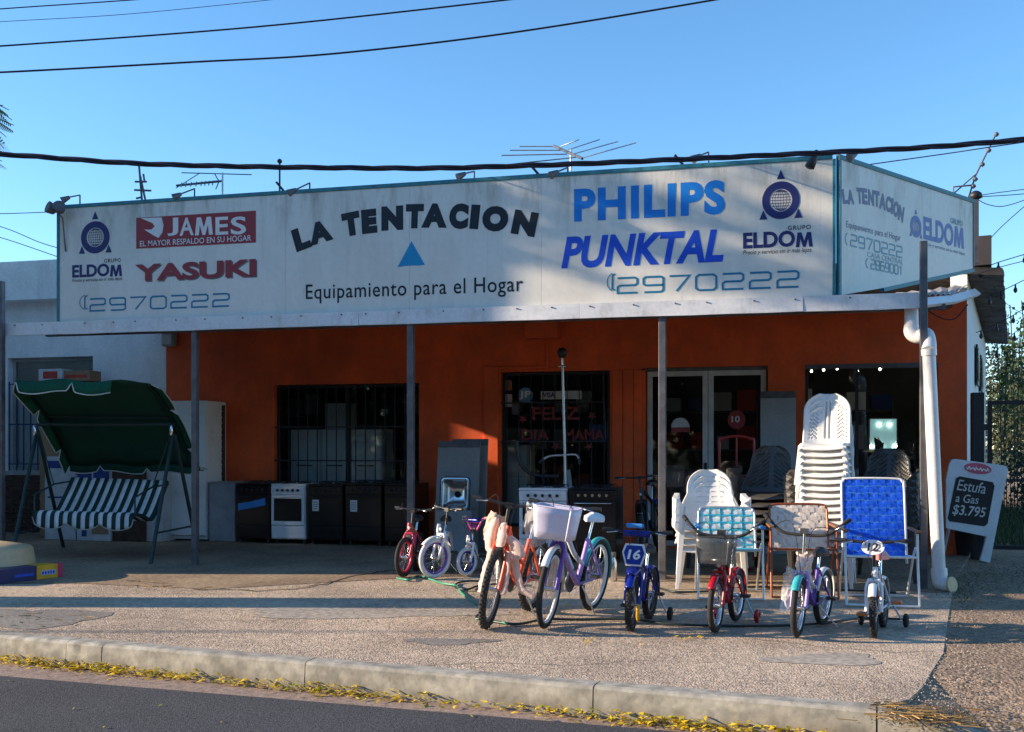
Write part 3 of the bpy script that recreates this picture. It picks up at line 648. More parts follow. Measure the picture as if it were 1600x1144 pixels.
for k, (px, py) in enumerate(((1287, 578), (1340, 580), (1375, 577), (1308, 576), (1268, 580))):
    p = onY(px, py, 1.6); t = thing('ceiling_bulb', ['small lit bulb hanging in the right shop window, second from the left', 'small lit bulb above the tall white chairs', 'small lit bulb, rightmost under the shop ceiling', 'small lit bulb, middle of the row under the ceiling', 'small lit bulb, leftmost in the right shop window'][k], 'light bulb', p, group='bulbs hanging in the right window')
    mb = MB(); mb.lathe([(.001, -.02), (.015, -.008), (.015, .008), (.001, .02)], n=8); build('bulb', mb, M['bulb'], t)
    mb = MB(); mb.cyl((0, 0, .02), (0, 0, 2.95 - p.z), .003, n=4); build('wire', mb, M['cable'], t)
# counters / shelving deep in the shop
for k in range(5):
    x = [1.2, 3.4, 5.6, 8.2, 10.2][k]; t = thing('shelving', ['dim stocked shelving deep behind the barred window', 'dim stocked shelving behind the appliance row window', 'dim shelving behind the lettered window', 'dim shelving behind the glass doors', 'dim shelving behind the right shop window'][k], 'shelves', (x, 2.4, .03))
    for z in (.1, .7, 1.3, 1.9): mb = MB(); mb.box(-.7, .7, -.2, .2, z, z + .03); build('shelf', mb, M['steel_grey'], t)
    for sx in (-.73, .71): mb = MB(); mb.box(sx, sx + .02, -.2, .2, 0, 2.1); build('upright', mb, M['steel_grey'], t)
for k in range(60):
    x = [1.2, 3.4, 5.6, 8.2, 10.2][k % 5] + [-.55, -.18, .2, .55][(k // 5) % 4] + random.uniform(-.03, .03); z = [.73, 1.33, 1.93][k // 20] + .002; w = random.uniform(.08, .15)
    c = random.choice([('white', 'carton_w'), ('brown', 'carton'), ('blue', 'carton_b'), ('red', 'carton_r')])
    simple_box('box', f'{c[0]} box, ' + ['leftmost', 'second', 'third', 'rightmost'][(k // 5) % 4] + ' on the ' + ['lower', 'middle', 'top'][k // 20] + ' shelf behind the ' + ['barred window left end', 'barred window right end', 'lettered window', 'glass double door', 'right window'][k % 5], 'box', x - w, x + w, 2.22, 2.5, z, z + random.uniform(.2, .4), M[c[1]], 0, 'boxes on the shelves inside the shop')
# ================================================================ CANOPY
YF = -3.4
can = thing('canopy', 'white edged sheet metal canopy running along the whole shop front', 'canopy', (5, YF, 0))
ZB, ZT = 2.765, 2.92
XE = wx(1439, YF)
seams = [wx(-60, YF) - 1.5, wx(175, YF), wx(560, YF), wx(905, YF), wx(1255, YF), XE]
for a, b in zip(seams[:-1], seams[1:]):
    mb = MB(); n = max(2, int((b - a) / .35)); vs = []
    for i in range(n + 1):
        x = a + .002 + (b - a - .004) * i / n; w = random.uniform(-.006, .006); q = random.uniform(-.004, .004)
        vs += [(x, YF + .03, ZB + q), (x, YF + w, ZB + q), (x, YF + w * .3, ZT), (x, YF + .03, ZT)]
    mb.add(vs, [(4 * i + j, 4 * i + 4 + j, 4 * i + 4 + (j + 1) % 4, 4 * i + (j + 1) % 4) for i in range(n) for j in range(4)] + [(0, 1, 2, 3), tuple(range(4 * n + 3, 4 * n - 1, -1))])
    build('fascia_board', mb, M['fascia'], can, abs_=True)
mb = MB()
for i in range(26):
    x = seams[0] + 1.5 + i * .42 + random.uniform(-.1, .1)
    if x < XE: mb.cyl((x, YF - .012, ZT - .03), (x, YF + .002, ZT - .03), .009, n=6)
build('rivet_row', mb, M['steel_grey'], can, abs_=True)['kind'] = 'stuff'
# corrugated sheets, sloping up to the wall
x0 = seams[0]; n = 170
for s_ in range(6):
    mb = MB(); vs = []; xa = -.1 + (XE + .1) * s_ / 6 + .004; xb = -.1 + (XE + .1) * (s_ + 1) / 6; n = 28
    for i in range(n + 1):
        x = xa + (xb - xa) * i / n; dz = .012 * math.cos(i * math.pi); ex = (.0 if x < XE - .01 else 0)
        yb = -.01 if x > -.2 else -.01
        vs += [(x, YF + .035, ZT - .02 + dz), (x, yb, 3.38 + dz)]
    mb.add(vs, [(2 * i, 2 * i + 2, 2 * i + 3, 2 * i + 1) for i in range(n)]); build('roof_sheet', mb, M['zinc'], can, abs_=True, solid=.004)
mb = MB(); vs = []
for i in range(13):
    t_ = i / 12; dz = .014 * math.cos(i * math.pi)
    xa = XE + .004 + t_ * .02; vs += [(XE + .004 + t_ * .55, YF + .035 + t_ * 1.5, ZT - .02 + t_ * .2 + dz), (XE + .004 + t_ * 1.05, -.01, 3.38 + dz + .1 * t_)]
mb.add(vs, [(2 * i, 2 * i + 2, 2 * i + 3, 2 * i + 1) for i in range(12)]); build('roof_sheet', mb, M['zinc'], can, abs_=True, solid=.004)
mb = MB(); mb.tube([(XE + .02, YF + .05, ZT - .1), (XE + .55, YF + 1.5, ZT + .12), (XE + 1.12, -.12, 3.36)], .05, 4, flat=(.6, 1.4)); build('end_flashing', mb, M['fascia'], can, abs_=True)
for k in range(3):
    y = -2.6 + k * 1.0; mb = MB(); mb.box(-.1, XE + .35 + k * .2, y - .03, y + .03, 2.93 + k * .14 - .09, 2.93 + k * .14 - .03); build('purlin', mb, M['steel_grey'], can, abs_=True)
def post(px, y, z1, w, label):
    p = Vector((wx(px, y), y, 0)); mb = MB(); mb.box(p.x - w, p.x + w, y - w, y + w, 0, z1); o = build('canopy_post', mb, M['steel_grey'], bevel=.006)
    tag(o, label, 'post', 'posts holding up the canopy'); return o
YP = YF + .08
post(305, YP, ZB + .05, .034, 'grey steel canopy post between the swing seat and the white cabinet')
post(642, YP, ZB + .05, .036, 'grey steel canopy post behind the raspberry children bike')
post(1035, YP, ZB + .05, .038, 'grey steel canopy post in front of the glass double door')
YQ = YF - .06
post(1443, YQ, 3.41, .034, 'grey steel post rising above the fascia beside the white downpipe')
post(2, YQ, 3.43, .034, 'grey steel post at the left edge rising above the fascia')
# ================================================================ SIGNBOARDS
YS = -3.36
SP = Plane((0, YS, 0), (1, 0, 0))
xl = wx(93, YS); xr = wx(1301, YS); zb = ZT + .006; zt = 4.30
sg = thing('signboard', 'long white shop signboard with appliance brand lettering above the canopy', 'signboard', ((xl + xr) / 2, YS, zb))
nP = 6
for i in range(nP):
    a = xl + (xr - xl) * i / nP; b = xl + (xr - xl) * (i + 1) / nP; mb = MB(); mb.box(a + .0012, b - .0012, YS, YS + .02, zb, zt); build('sign_panel', mb, M['sign'], sg, abs_=True)
mb = MB(); mb.box(xl - .03, xr + .0, YS - .012, YS + .045, zt + .001, zt + .045); build('top_rail', mb, M['teal'], sg, abs_=True, bevel=.004)
for x in (xl - .03, xr + .002): mb = MB(); mb.box(x, x + .028, YS - .014, YS + .045, zb, zt); build('side_rail', mb, M['teal'], sg, abs_=True)
for i in range(7):
    x = xl + .4 + (xr - xl - .8) * i / 6; mb = MB(); mb.box(x - .02, x + .02, YS + .022, YS + .06, zb, zt); build('brace', mb, M['steel_grey'], sg, abs_=True)
def word(s, x0, y0, x1, y1, m, off=.0, shear=0, space=1., rot=0, o=.003, pl=SP, par=None, name='lettering', desc=None):
    V, F = fit(s, *pxbox(pl, x0, y0, x1, y1), off=off, shear=shear, space=space, rot=rot); mb = MB(); pl.put(mb, V, F, o); return build(name, mb, M[m], par or sg, abs_=True, label=desc)
MG = [(0, 0), (.22, 0), (.27, .58), (.42, 0), (.58, 0), (.73, .58), (.78, 0), (1, 0), (.90, 1), (.66, 1), (.5, .42), (.34, 1), (.10, 1)]
def eldom(x0, y0, x1, y1, m, pl, par, h=None, zc=None):
    ym = (y0 + y1) / 2; xm_ = x0 + (x1 - x0) * .755
    for s_, a, b in (('ELDO', x0, xm_ - 1), ('M', xm_, x1)):
        u0, u1, z0, z1 = pxbox(pl, a, y0, b, y1)
        if h: z0, z1 = zc - h, zc + h
        if s_ == 'M': V = [(u0 + (u1 - u0) * p[0], z0 + (z1 - z0) * p[1]) for p in MG]; F = [tuple(range(len(MG)))]
        else: V, F = fit(s_, u0, u1, z0 - .008, z1 + .008, off=.035)
        mb = MB(); pl.put(mb, V, F, .003); build('lettering', mb, M[m], par, abs_=True)
def digits(s, x0, y0, x1, y1, m, t, pl=SP, par=None, o=.003):
    V, F = wide_digits(s, *pxbox(pl, x0, y0, x1, y1), t); mb = MB(); pl.put(mb, V, F, o)
    u0, u1, z0, z1 = pxbox(pl, x0 - 14, y0 - 2, x0 - 3, y1 + 2); c = (z0 + z1) / 2; h = (z1 - z0) / 2; w = u1 - u0
    V, F = ribbon([(u1 - w * .1 - w * 1.1 * math.cos(R(a)), c + h * 1.05 * math.sin(R(a))) for a in range(-70, 71, 14)], t * .45); pl.put(mb, V, F, o)
    V, F = ribbon([(u1 - w * .1, c + h * .9), (u1 - w * .45, c + h * .75), (u1 - w * .5, c - h * .75), (u1 - w * .1, c - h * .9)], t * .8); pl.put(mb, V, F, o)
    return build('phone_number', mb, M[m], par or sg, abs_=True)
mb = MB(); emblem(SP, mb, 149, 371, 22.5, .003, 1.12); build('emblem', mb, M['navy'], sg, abs_=True)
word('GRUPO', 163, 404, 189, 410, 'black_print', .012, space=1.2); eldom(113, 414, 191, 432, 'navy', SP, sg)
word('Precio y servicio sin ir más lejos.', 113, 434, 192, 441, 'black_print', .0, shear=.2)
b = pxbox(SP, 213, 335, 400, 384); mb = MB(); V = [(b[0], b[2]), (b[1], b[2]), (b[1], b[3]), (b[0], b[3])]; SP.put(mb, V, [(0, 1, 2, 3)], .003); jr = build('red_panel', mb, M['red_print'], sg, abs_=True)
[word(s_, a_, 340.6 - (a_ - 262) * .02, b_, 368.6 - (a_ - 262) * .02, 'white_print', .02, o=.006, par=jr) for s_, a_, b_ in (('J', 262, 279), ('A', 281, 303), ('E', 337, 357), ('S', 361, 385))]
u0, u1, z0, z1 = pxbox(SP, 305, 339.5, 333, 367.5); mb = MB(); SP.put(mb, [(u0 + (u1 - u0) * p[0], z0 + (z1 - z0) * p[1]) for p in MG], [tuple(range(13))], .006); build('lettering', mb, M['white_print'], jr, abs_=True); word('EL MAYOR RESPALDO EN SU HOGAR', 219, 372, 393, 381, 'white_print', .006, o=.006, par=jr)
uv = lambda x, y: SP.uv(x, y)
mb = MB(); SP.put(mb, [uv(*p) for p in ((220, 341), (253, 340), (256, 352), (254, 364), (248, 372), (240, 368), (226, 359), (237, 359), (242, 354), (239, 349))], [tuple(range(9, -1, -1))], .006); build('emblem', mb, M['white_print'], jr, abs_=True)
word('YASUKI', 213, 411, 402, 438, 'grey_print', .038, o=.003); word('YASUKI', 211, 409, 400, 436, 'red_print', .038, o=.006)
digits('2970222', 141, 463, 366, 482, 'teal_print', .020)
for ch, x, y, w, h, r_ in (('L', 471, 373, 25, 36, 17), ('A', 500, 363, 37, 34, 13), ('T', 549, 350, 28, 37, 8), ('E', 577, 346, 24, 38, 3), ('N', 613, 341, 34, 38, 0), ('T', 648, 338, 28, 38, -2),
        ('A', 679, 337, 40, 38, -3), ('C', 717, 338, 30, 40, -4), ('I', 742, 339, 14, 38, -6), ('O', 774, 342, 41, 40, -8), ('N', 820, 349, 38, 38, -12)):
    word(ch, x - w / 2, y - h / 2, x + w / 2, y + h / 2, 'black_print', .085, rot=r_)
mb = MB(); SP.put(mb, [uv(*p) for p in ((643, 377), (621, 418), (631, 416), (643, 415), (654, 415), (664, 414))], [(0, 1, 2, 3, 4, 5)], .003); build('triangle_mark', mb, M['cyan_print'], sg, abs_=True)
word('Equipamiento para el Hogar', 478, 438, 817, 469, 'black_print', .006, space=1.08)
word('PHILIPS', 897, 288, 1133, 341, 'blue_print', .045, space=1.12); word('PUNKTAL', 877, 364, 1131, 415, 'royal_print', .036, shear=.22)
digits('2970222', 965, 429, 1258, 453, 'teal_print', .021)
mb = MB(); emblem(SP, mb, 1220, 313, 29.5, .003); build('emblem', mb, M['navy'], sg, abs_=True)
word('GRUPO', 1231, 352, 1267, 359, 'black_print', .012, space=1.2); eldom(1161, 363, 1270, 386, 'navy', SP, sg); word('Precio y servicio sin ir más lejos.', 1161, 389, 1269, 398, 'black_print', .0, shear=.2)
# side signboard, splayed back to the building
P0 = Vector((xr + .06, YS, 0)); P1 = P0 + Vector((1.68, 2.34, 0))
TP = Plane(P0, P1 - P0); LS = (P1 - P0).length
ss = thing('side_signboard', 'faded white signboard on the canopy end with pale blue lettering', 'signboard', ((P0.x + P1.x) / 2, (P0.y + P1.y) / 2, zb))
zb2 = TP.uv(1514, 418)[1]; zm = TP.uv(1380, 450)[1]; um = TP.uv(1380, 450)[0]
poly = [(0.03, zb), (um, zm), (LS, zb2), (LS, zt), (0.03, zt)]
mb = MB(); TP.put(mb, poly, [(0, 1, 2, 3, 4)], 0); TP.put(mb, poly, [(4, 3, 2, 1, 0)], -.02); build('sign_panel', mb, M['sign'], ss, abs_=True)
def rail(pl, a, b, w, o0, o1, nm, par, m='teal'):
    mb = MB(); (u0, z0), (u1, z1) = a, b; d = Vector((u1 - u0, z1 - z0)).normalized(); q = Vector((-d.y, d.x)) * w
    V = [(u0 - q.x, z0 - q.y), (u1 - q.x, z1 - q.y), (u1 + q.x, z1 + q.y), (u0 + q.x, z0 + q.y)]
    for f, o_ in (((0, 1, 2, 3), o1), ((3, 2, 1, 0), o0)): pl.put(mb, V, [f], o_)
    n = 4; P = [pl.o.xy.to_3d() + pl.d * u + pl.n * o_ + Vector((0, 0, z)) for o_ in (o0, o1) for u, z in V]; mb.add(P, [(i, (i + 1) % 4, 4 + (i + 1) % 4, 4 + i) for i in range(4)])
    return build(nm, mb, M[m], par, abs_=True)
rail(TP, (.0, zt + .022), (LS + .02, zt + .022), .022, -.03, .012, 'top_rail', ss); rail(TP, (.016, zb), (.016, zt - .001), .016, -.03, .012, 'side_rail', ss)
rail(TP, (um, zm - .02), (LS + .02, zb2 - .02), .02, -.03, .012, 'bottom_rail', ss); rail(TP, (LS + .02, zb2 + .03), (LS + .02, zt - .003), .018, -.03, .008, 'side_rail', ss, 'steel_grey')
for s_, x0_, y0_, x1_, y1_, m_, o_, k_ in (('Equipamiento para el Hogar', 1322, 350, 1407, 375, 'faded_dark', .0, 0), ('CASA CENTRAL', 1355, 398, 1411, 409, 'faded_teal', .0, 0),
        ('GRUPO', 1485, 342, 1504, 355, 'faded_teal', .03, 0), ('ELDOM', 1443, 343, 1506, 386, 'faded_blue', .06, 0), ('Precio y servicio sin ir más lejos', 1442, 381, 1507, 396, 'faded_dark', 0, 0)):
    ym = (y0_ + y1_) / 2; u0 = TP.uv(x0_, ym)[0]; u1 = TP.uv(x1_, ym)[0]; xm_ = (x0_ + x1_) / 2; zc = TP.uv(xm_, ym)[1]
    hpx = {'ELDOM': 33, 'GRUPO': 9, 'CASA CENTRAL': 8}.get(s_, 13 if s_.startswith('Equi') else 7); h = TP.uv(xm_, ym - hpx / 2)[1] - zc
    if s_ == 'GRUPO': zc = TP.uv(xm_, 347)[1]
    if s_.startswith('Precio'): zc = TP.uv(xm_, 389)[1]
    if s_ == 'ELDOM': eldom(x0_, y0_, x1_, y1_, m_, TP, ss, h, zc); continue
    V, F = fit(s_, u0, u1, zc - h, zc + h, off=o_); mb = MB(); TP.put(mb, V, F, .003); build('lettering', mb, M[m_], ss, abs_=True)
for ch, x, y, w, h, r_ in (('L', 1320, 307, 8, 23, 12), ('A', 1329, 308, 10, 23, 9), ('T', 1343, 306, 8, 25, 6), ('E', 1351, 307, 8, 25, 4), ('N', 1361, 309, 9, 25, 2), ('T', 1370, 311, 8, 25, 0),
        ('A', 1379, 315, 10, 25, -3), ('C', 1388, 319, 8, 25, -5), ('I', 1394, 322, 3, 25, -8), ('O', 1400, 327, 8, 25, -10), ('N', 1408, 334, 8, 25, -12)):
    word(ch, x - w / 2, y - h / 2, x + w / 2, y + h / 2, 'faded_dark', .055, rot=r_, pl=TP, par=ss)
for s_, x0_, x1_, yc, h_ in (('2970222', 1329, 1412, 385, 17), ('2869001', 1361, 1412, 418, 14)):
    u0 = TP.uv(x0_, yc)[0]; u1 = TP.uv(x1_, yc)[0]; xm_ = (x0_ + x1_) / 2; zc = TP.uv(xm_, yc)[1]; h = TP.uv(xm_, yc - h_ / 2)[1] - zc
    V, F = wide_digits(s_, u0, u1, zc - h, zc + h, .018); mb = MB(); TP.put(mb, V, F, .003)
    V, F = ribbon([(u0 - .04 - .06 * math.cos(R(a)), zc + h * 1.1 * math.sin(R(a))) for a in range(-70, 71, 14)], .014); TP.put(mb, V, F, .003); build('phone_number', mb, M['faded_teal'], ss, abs_=True)
mb = MB(); emblem(TP, mb, 1431, 354, 8.5, .003, 2.0); build('emblem', mb, M['faded_blue'], ss, abs_=True)
# ================================================================ NEIGHBOURS
nb = thing('neighbour_building', 'white rendered building left of the shop with a grilled window', 'building', (-7, 0, 0))
NW = (wx(12), wx(145), wz(80, 736), wz(80, 558))
mb = MB(); wall_grid(mb, -16, -.006, -.05, 3.72, 0.004, .25, [NW]); build('front_wall', mb, M['white_wall'], nb, abs_=True)
mb = MB(); mb.box(-16, -.006, -.30, .3, 3.72, 4.34); build('parapet', mb, M['white_wall'], nb, abs_=True, bevel=.01)
mb = MB(); mb.box(-16, -.006, .26, 6, -.05, 3.7); build('inner_block', mb, M['inner'], nb, abs_=True)
xa = wx(60)
rng = random.Random(3)
for r_ in range(13):
    z = .02 + r_ * .075
    for q in range(5):
        w = .24; x = wx(4) - .12 * (r_ % 2) + q * w; mb = MB(); mb.box(x + .005, x + w - .005, -.035 - rng.random() * .008, .0, z + .004, z + .071); build('brick', mb, M['brown_block'], nb, abs_=True)
wd = build('window', frame_mb(NW[0] + .003, NW[1] - .003, .12, .16, NW[2] + .003, NW[3] - .003, .05), M['grey_wall'], nb, abs_=True)
mb = MB(); mb.box(NW[0] + .05, NW[1] - .05, .135, .141, NW[2] + .05, NW[3] - .05); build('pane', mb, M['glass'], wd, abs_=True)
mb = MB()
x = NW[0] + .04; xs = [];
while x < NW[1] - .04: xs.append(x); x += .05
zc = NW[2] + .05
mb.add([(x, .18 + .02 * (i % 2), z) for i, x in enumerate(xs) for z in (zc, 2.35)], [(2 * i, 2 * i + 2, 2 * i + 3, 2 * i + 1) for i in range(len(xs) - 1)], True); build('curtain', mb, M['carton_w'], wd, abs_=True)
for i in range(11):
    z = 2.36 + i * .04; mb = MB(); mb.box(NW[0] + .05, NW[1] - .05, .17, .185, z, z + .034); build('shutter_slat', mb, M['carton'], wd, abs_=True)
mb = MB(); mb.box(NW[0] - .04, NW[1] + .04, -.05, .11, NW[2] - .07, NW[2] - .004); build('sill', mb, M['grey_wall'], wd, abs_=True, bevel=.005)
for i in range(12):
    x = NW[0] + .06 + (NW[1] - NW[0] - .12) * i / 11; mb = MB(); mb.box(x - .008, x + .008, -.04, -.024, NW[2], 2.45); build('window_bar', mb, M['blue_iron'], wd, abs_=True)
for z in (NW[2] + .1, 1.75, 2.4): mb = MB(); mb.box(NW[0] + .03, NW[1] - .03, -.023, -.01, z, z + .02); build('grille_rail', mb, M['blue_iron'], wd, abs_=True)
t = thing('meter_box', 'small pale meter box high on the orange wall corner under the canopy', 'meter box', (wx(268), 0, wz(268, 542)))
h = wz(268, 520) - wz(268, 542); mb = MB(); mb.box(-.1, .1, -.12, -.002, 0, h); build('casing', mb, M['grey_wall'], t, bevel=.01)
mb = MB(); mb.box(-.08, .08, -.13, -.121, .03, h - .05); build('lid', mb, M['carton_w'], t, bevel=.004)
mb = MB(); mb.tube([(.05, -.05, h), (.07, -.03, h + .1), (.02, -.02, h + .2)], .012); build('cable', mb, M['cable'], t)
# added, unseen wing left of the picture (it shades the shop front), with a gap shaped for the sun patch
def camwall(mb, xa, da, xb, db, z0, z1, th=.3):
    a, b = cc(xa, da), cc(xb, db); d = (b - a).normalized(); n = Vector((-d.y, d.x, 0)) * th
    mb.add([(p.x, p.y, z) for z in (z0, z1) for p in (a, b, b + n, a + n)], [(3, 2, 1, 0), (4, 5, 6, 7), (0, 1, 5, 4), (1, 2, 6, 5), (2, 3, 7, 6), (3, 0, 4, 7)])
blocker = thing('house_wing', 'tall rendered wing of the next house projecting towards the street', 'building', cc(-8.8, 13))
for n_, args in (('wall', (-8.7, 11.3, -8.7, 14.72, -.05, 6.9)), ('wall', (-8.7, 14.95, -8.7, 16.74, -.05, 6.9)), ('lintel', (-8.7, 14.73, -8.7, 14.94, 4.42, 6.9)), ('sill_wall', (-8.7, 14.73, -8.7, 14.94, -.05, 3.75))):
    mb = MB(); camwall(mb, *args); build(n_, mb, M['white_wall'], blocker, abs_=True)
# ================================================================ TREES
def leafcloud(mb, c, rad, n, size, rng, clumps=40, cr=.3):
    c = Vector(c); cl = []
    for _ in range(clumps):
        v = Vector((rng.gauss(0, 1), rng.gauss(0, 1), rng.gauss(0, 1))).normalized() * (rng.random() ** .4)
        cl.append(c + Vector((v.x * rad[0], v.y * rad[1], v.z * rad[2])))
    for i in range(n):
        q = rng.choice(cl); r = min(rad) * cr
        p = q + Vector((rng.gauss(0, r), rng.gauss(0, r), rng.gauss(0, r * .8)))
        s = size * rng.uniform(.6, 1.4); a = Vector((rng.gauss(0, 1), rng.gauss(0, 1), rng.gauss(0, .7))).normalized(); b = a.orthogonal().normalized(); b = Matrix.Rotation(rng.random() * 6.3, 3, a) @ b; w = a.cross(b) * .45
        mb.add([p, p + b * s * .5 + w * s, p + b * s, p + b * s * .5 - w * s], [(0, 1, 2, 3)])
    return cl
def tree(name, label, loc, h, crown, n, size, lm, rng, tr=.2, clumps=40, group=None, fork=.45, cr=.3, cat='tree'):
    t = thing(name, label, cat, loc, group=group); mb = MB(); cz = h - crown[2]
    cl = leafcloud(mb, (0, 0, cz), crown, n, size, rng, clumps, cr); build('crown', mb, lm, t)
    mb = MB(); top = Vector((rng.uniform(-.2, .2), rng.uniform(-.2, .2), h * fork + .3))
    mb.tube(smoothpath([(0, 0, -.1), (tr * .3, 0, top.z * .5), top], 4), [tr * 1.3 - tr * .5 * i / 8 for i in range(9)], 10)
    for q in rng.sample(cl, min(12, len(cl))): mb.tube([top - Vector((0, 0, .2)), (top + q) / 2 + Vector((0, 0, .15)), q], [tr * .45, tr * .25, tr * .08], 5)
    build('trunk', mb, M['bark'], t); return t
rng = random.Random(11)
# street tree left of the picture: its trunk throws the long shadow band and its crown the dapples on the sign
TC = cc(-10.2, 9.32)
t = thing('street_tree', 'big street tree at the left edge with a thick trunk and feathery twigs', 'tree', TC)
mb = MB(); mb.tube([(0, 0, -.1), (0, 0, 2), (.05, .02, 4.6), (.1, .1, 6.6)], [.40, .31, .29, .2], 14)
mb.tube(smoothpath([(0, 0, 4.3), (1.2, -.1, 5.2), (2.6, -.3, 5.4), (4.4, -.8, 5.25), (5.1, -1.0, 4.85)], 4), [.09 - .0045 * i for i in range(17)], 6)
for q in ((.5, 1.2, 7.7), (-.6, 1.6, 8.2), (1.2, .2, 8.0), (0, -1.5, 8), (-1, .4, 9)): mb.tube([(.05, .05, 5.6), (q[0] * .5, q[1] * .5, 6.8), q], [.13, .08, .03], 6)
build('trunk', mb, M['bark'], t)
mb = MB(); 
ccx = lambda x, d, z: cc(x, d, z) - TC
for k in range(74):
    x_ = rng.uniform(-11.2, -9.0); d_ = rng.uniform(9.0, 12.0); z_ = 6.35 + 2.9 * rng.random() ** .85 + (.25 if d_ < 10 else 0); s_ = rng.uniform(.28, .5)
    leafcloud(mb, ccx(x_, d_, z_), (s_, s_, .16), 85, .10, rng, 5, .5)
build('crown', mb, M['leaf'], t)
def frond(mb, p, d, L, rng):
    d = Vector(d).normalized(); s = d.cross(Vector((0, 0, 1))).normalized(); p = Vector(p)
    for i in range(14):
        k = i / 14; q = p + d * L * k + Vector((0, 0, -.18 * L * k * k)); w = L * .30 * math.sin(math.pi * (k * .85 + .12))
        for sg_ in (1, -1):
            e = q + s * sg_ * w + d * w * .5 + Vector((0, 0, -w * .45)); g = d * L * .03
            mb.add([q - g, q + g, e + g * .5, e - g * .4], [(0, 1, 2, 3)])
mb = MB(); mb2 = MB()
for (px, py), (qx, qy) in (((-30, 150), (19, 188)), ((-40, 170), (22, 196)), ((-30, 182), (10, 214)), ((-40, 145), (14, 172)), ((-20, 200), (6, 232)), ((-30, 238), (3, 252)), ((-40, 160), (5, 165))):
    a, b = atd(px, py, 9.0) - TC, atd(qx, qy, 8.8 + rng.random() * .4) - TC; frond(mb, a, b - a, (b - a).length, rng)
    mb2.tube([a - Vector((.4, 0, -.15)), a, b], [.012, .008, .003], 4)
build('fronds', mb, M['leaf_bright'], t); build('twigs', mb2, M['bark'], t)
mb = MB(); mb.tube([atd(-45, 172, 9) - TC, ccx(-6.9, 9.1, 5.1)], [.02, .05], 5); build('limb', mb, M['bark'], t)
# row across the street (behind the photographer, seen only in reflections)
t0 = None
for i in range(9):
    p = (-22 + i * 7.5 + rng.uniform(-1, 1), -34 + rng.uniform(-1.5, 1.5), -.2)
    if t0 is None: t0 = tree('avenue_tree', 'dense green tree in the row across the street', p, 9.5, (4.6, 3, 4.6), 9000, .5, M['leaf_dk'], rng, .3, 60, 'trees across the street', .3); tt = t0
    else: tt = copy_tree(t0); tt.location = p; tt.rotation_euler.z = i * 1.3; tt['label'] = 'dense green tree in the row across the street'
# back garden at the right
tree('garden_tree', 'dark rounded tree behind the gate, close to the white side wall', cc(14.6, 29), 4.25, (1.5, 1.6, 1.4), 9000, .08, M['leaf_dk'], rng, .12, 40)
tree('garden_tree', 'broad dark tree at the right edge behind the gate', cc(17.2, 31), 4.5, (1.9, 2, 1.6), 12000, .09, M['leaf_dk'], rng, .15, 50)
tree('garden_bush', 'bushy shrub with yellow sunlit leaves behind the gate', cc(12.6, 24.5), 2.8, (1.4, 1.2, 1.0), 5000, .075, M['leaf_yg'], rng, .07, 40, fork=.2, cat='shrub')
tree('garden_bush', 'dark green shrub lower behind the gate', cc(11.4, 20.5), 1.8, (1.4, 1.0, .9), 5000, .08, M['leaf'], rng, .06, 30, fork=.2, cat='shrub')
tree('garden_bush', 'low dark shrub directly behind the gate bars', cc(9.4, 16.8), 1.5, (1.3, .8, .6), 5000, .06, M['leaf_dk'], rng, .04, 30, fork=.2, cat='shrub')
for i, (px, ty, d) in enumerate(((1566, 520, 22), (1573, 488, 22.6), (1579, 512, 23), (1585, 476, 22.3), (1590, 505, 21.6), (1597, 490, 22.8), (1569, 545, 21.7), (1604, 470, 22))):
    p = atd(px, 699, d); zt_ = atd(px, ty, d).z; t = thing('bamboo_stem', ['thin leafy cane nearest the eave behind the gate', 'tall thin cane, second from the eave', 'thin cane in the middle of the canes', 'tallest thin cane against the sky', 'thin cane right of the tallest one', 'cane near the right picture edge', 'shortest cane beside the white wall', 'cane at the right picture edge'][i], 'plant', (p.x, p.y, 0), group='thin canes behind the gate')
    mb = MB(); mb.tube(smoothpath([(0, 0, 0), (.05 * rng.uniform(-1, 1), 0, zt_ * .6), (.12 * rng.uniform(-1, 1), 0, zt_)], 4), .012, 5); build('stem', mb, M['leaf_dk'], t)
    mb = MB()
    for k in range(60): z = zt_ * rng.uniform(.45, 1.0); leafcloud(mb, (rng.uniform(-.12, .12), rng.uniform(-.1, .1), z), (.1, .1, .05), 1, .09, rng, 1, .4)
    build('leaves', mb, M['leaf'], t)
mb = MB()
for _ in range(9000):
    p = cc(rng.uniform(6.5, 14), rng.uniform(13.9, 22)); h = rng.uniform(.06, .4); a = rng.random() * 6.3; w = .012
    mb.add([(p.x - w * math.cos(a), p.y - w * math.sin(a), 0), (p.x + w * math.cos(a), p.y + w * math.sin(a), 0), (p.x + rng.uniform(-.1, .1), p.y + rng.uniform(-.1, .1), h)], [(0, 1, 2)])
for _ in range(1500):
    q = rng.choice(((1505, 925, 14, 14), (1560, 915, 50, 14), (1560, 895, 50, 10), (700, 893, 60, 4)))
    p = onG(rng.gauss(q[0], q[2]), rng.gauss(q[1], q[3])); h = rng.uniform(.01, .03); a = rng.random() * 6.3; w = .004
    mb.add([(p.x - w * math.cos(a), p.y - w * math.sin(a), 0), (p.x + w * math.cos(a), p.y + w * math.sin(a), 0), (p.x + rng.uniform(-.03, .03), p.y + rng.uniform(-.03, .03), h)], [(0, 1, 2)])
stuff(build('weeds', mb, M['leaf']))
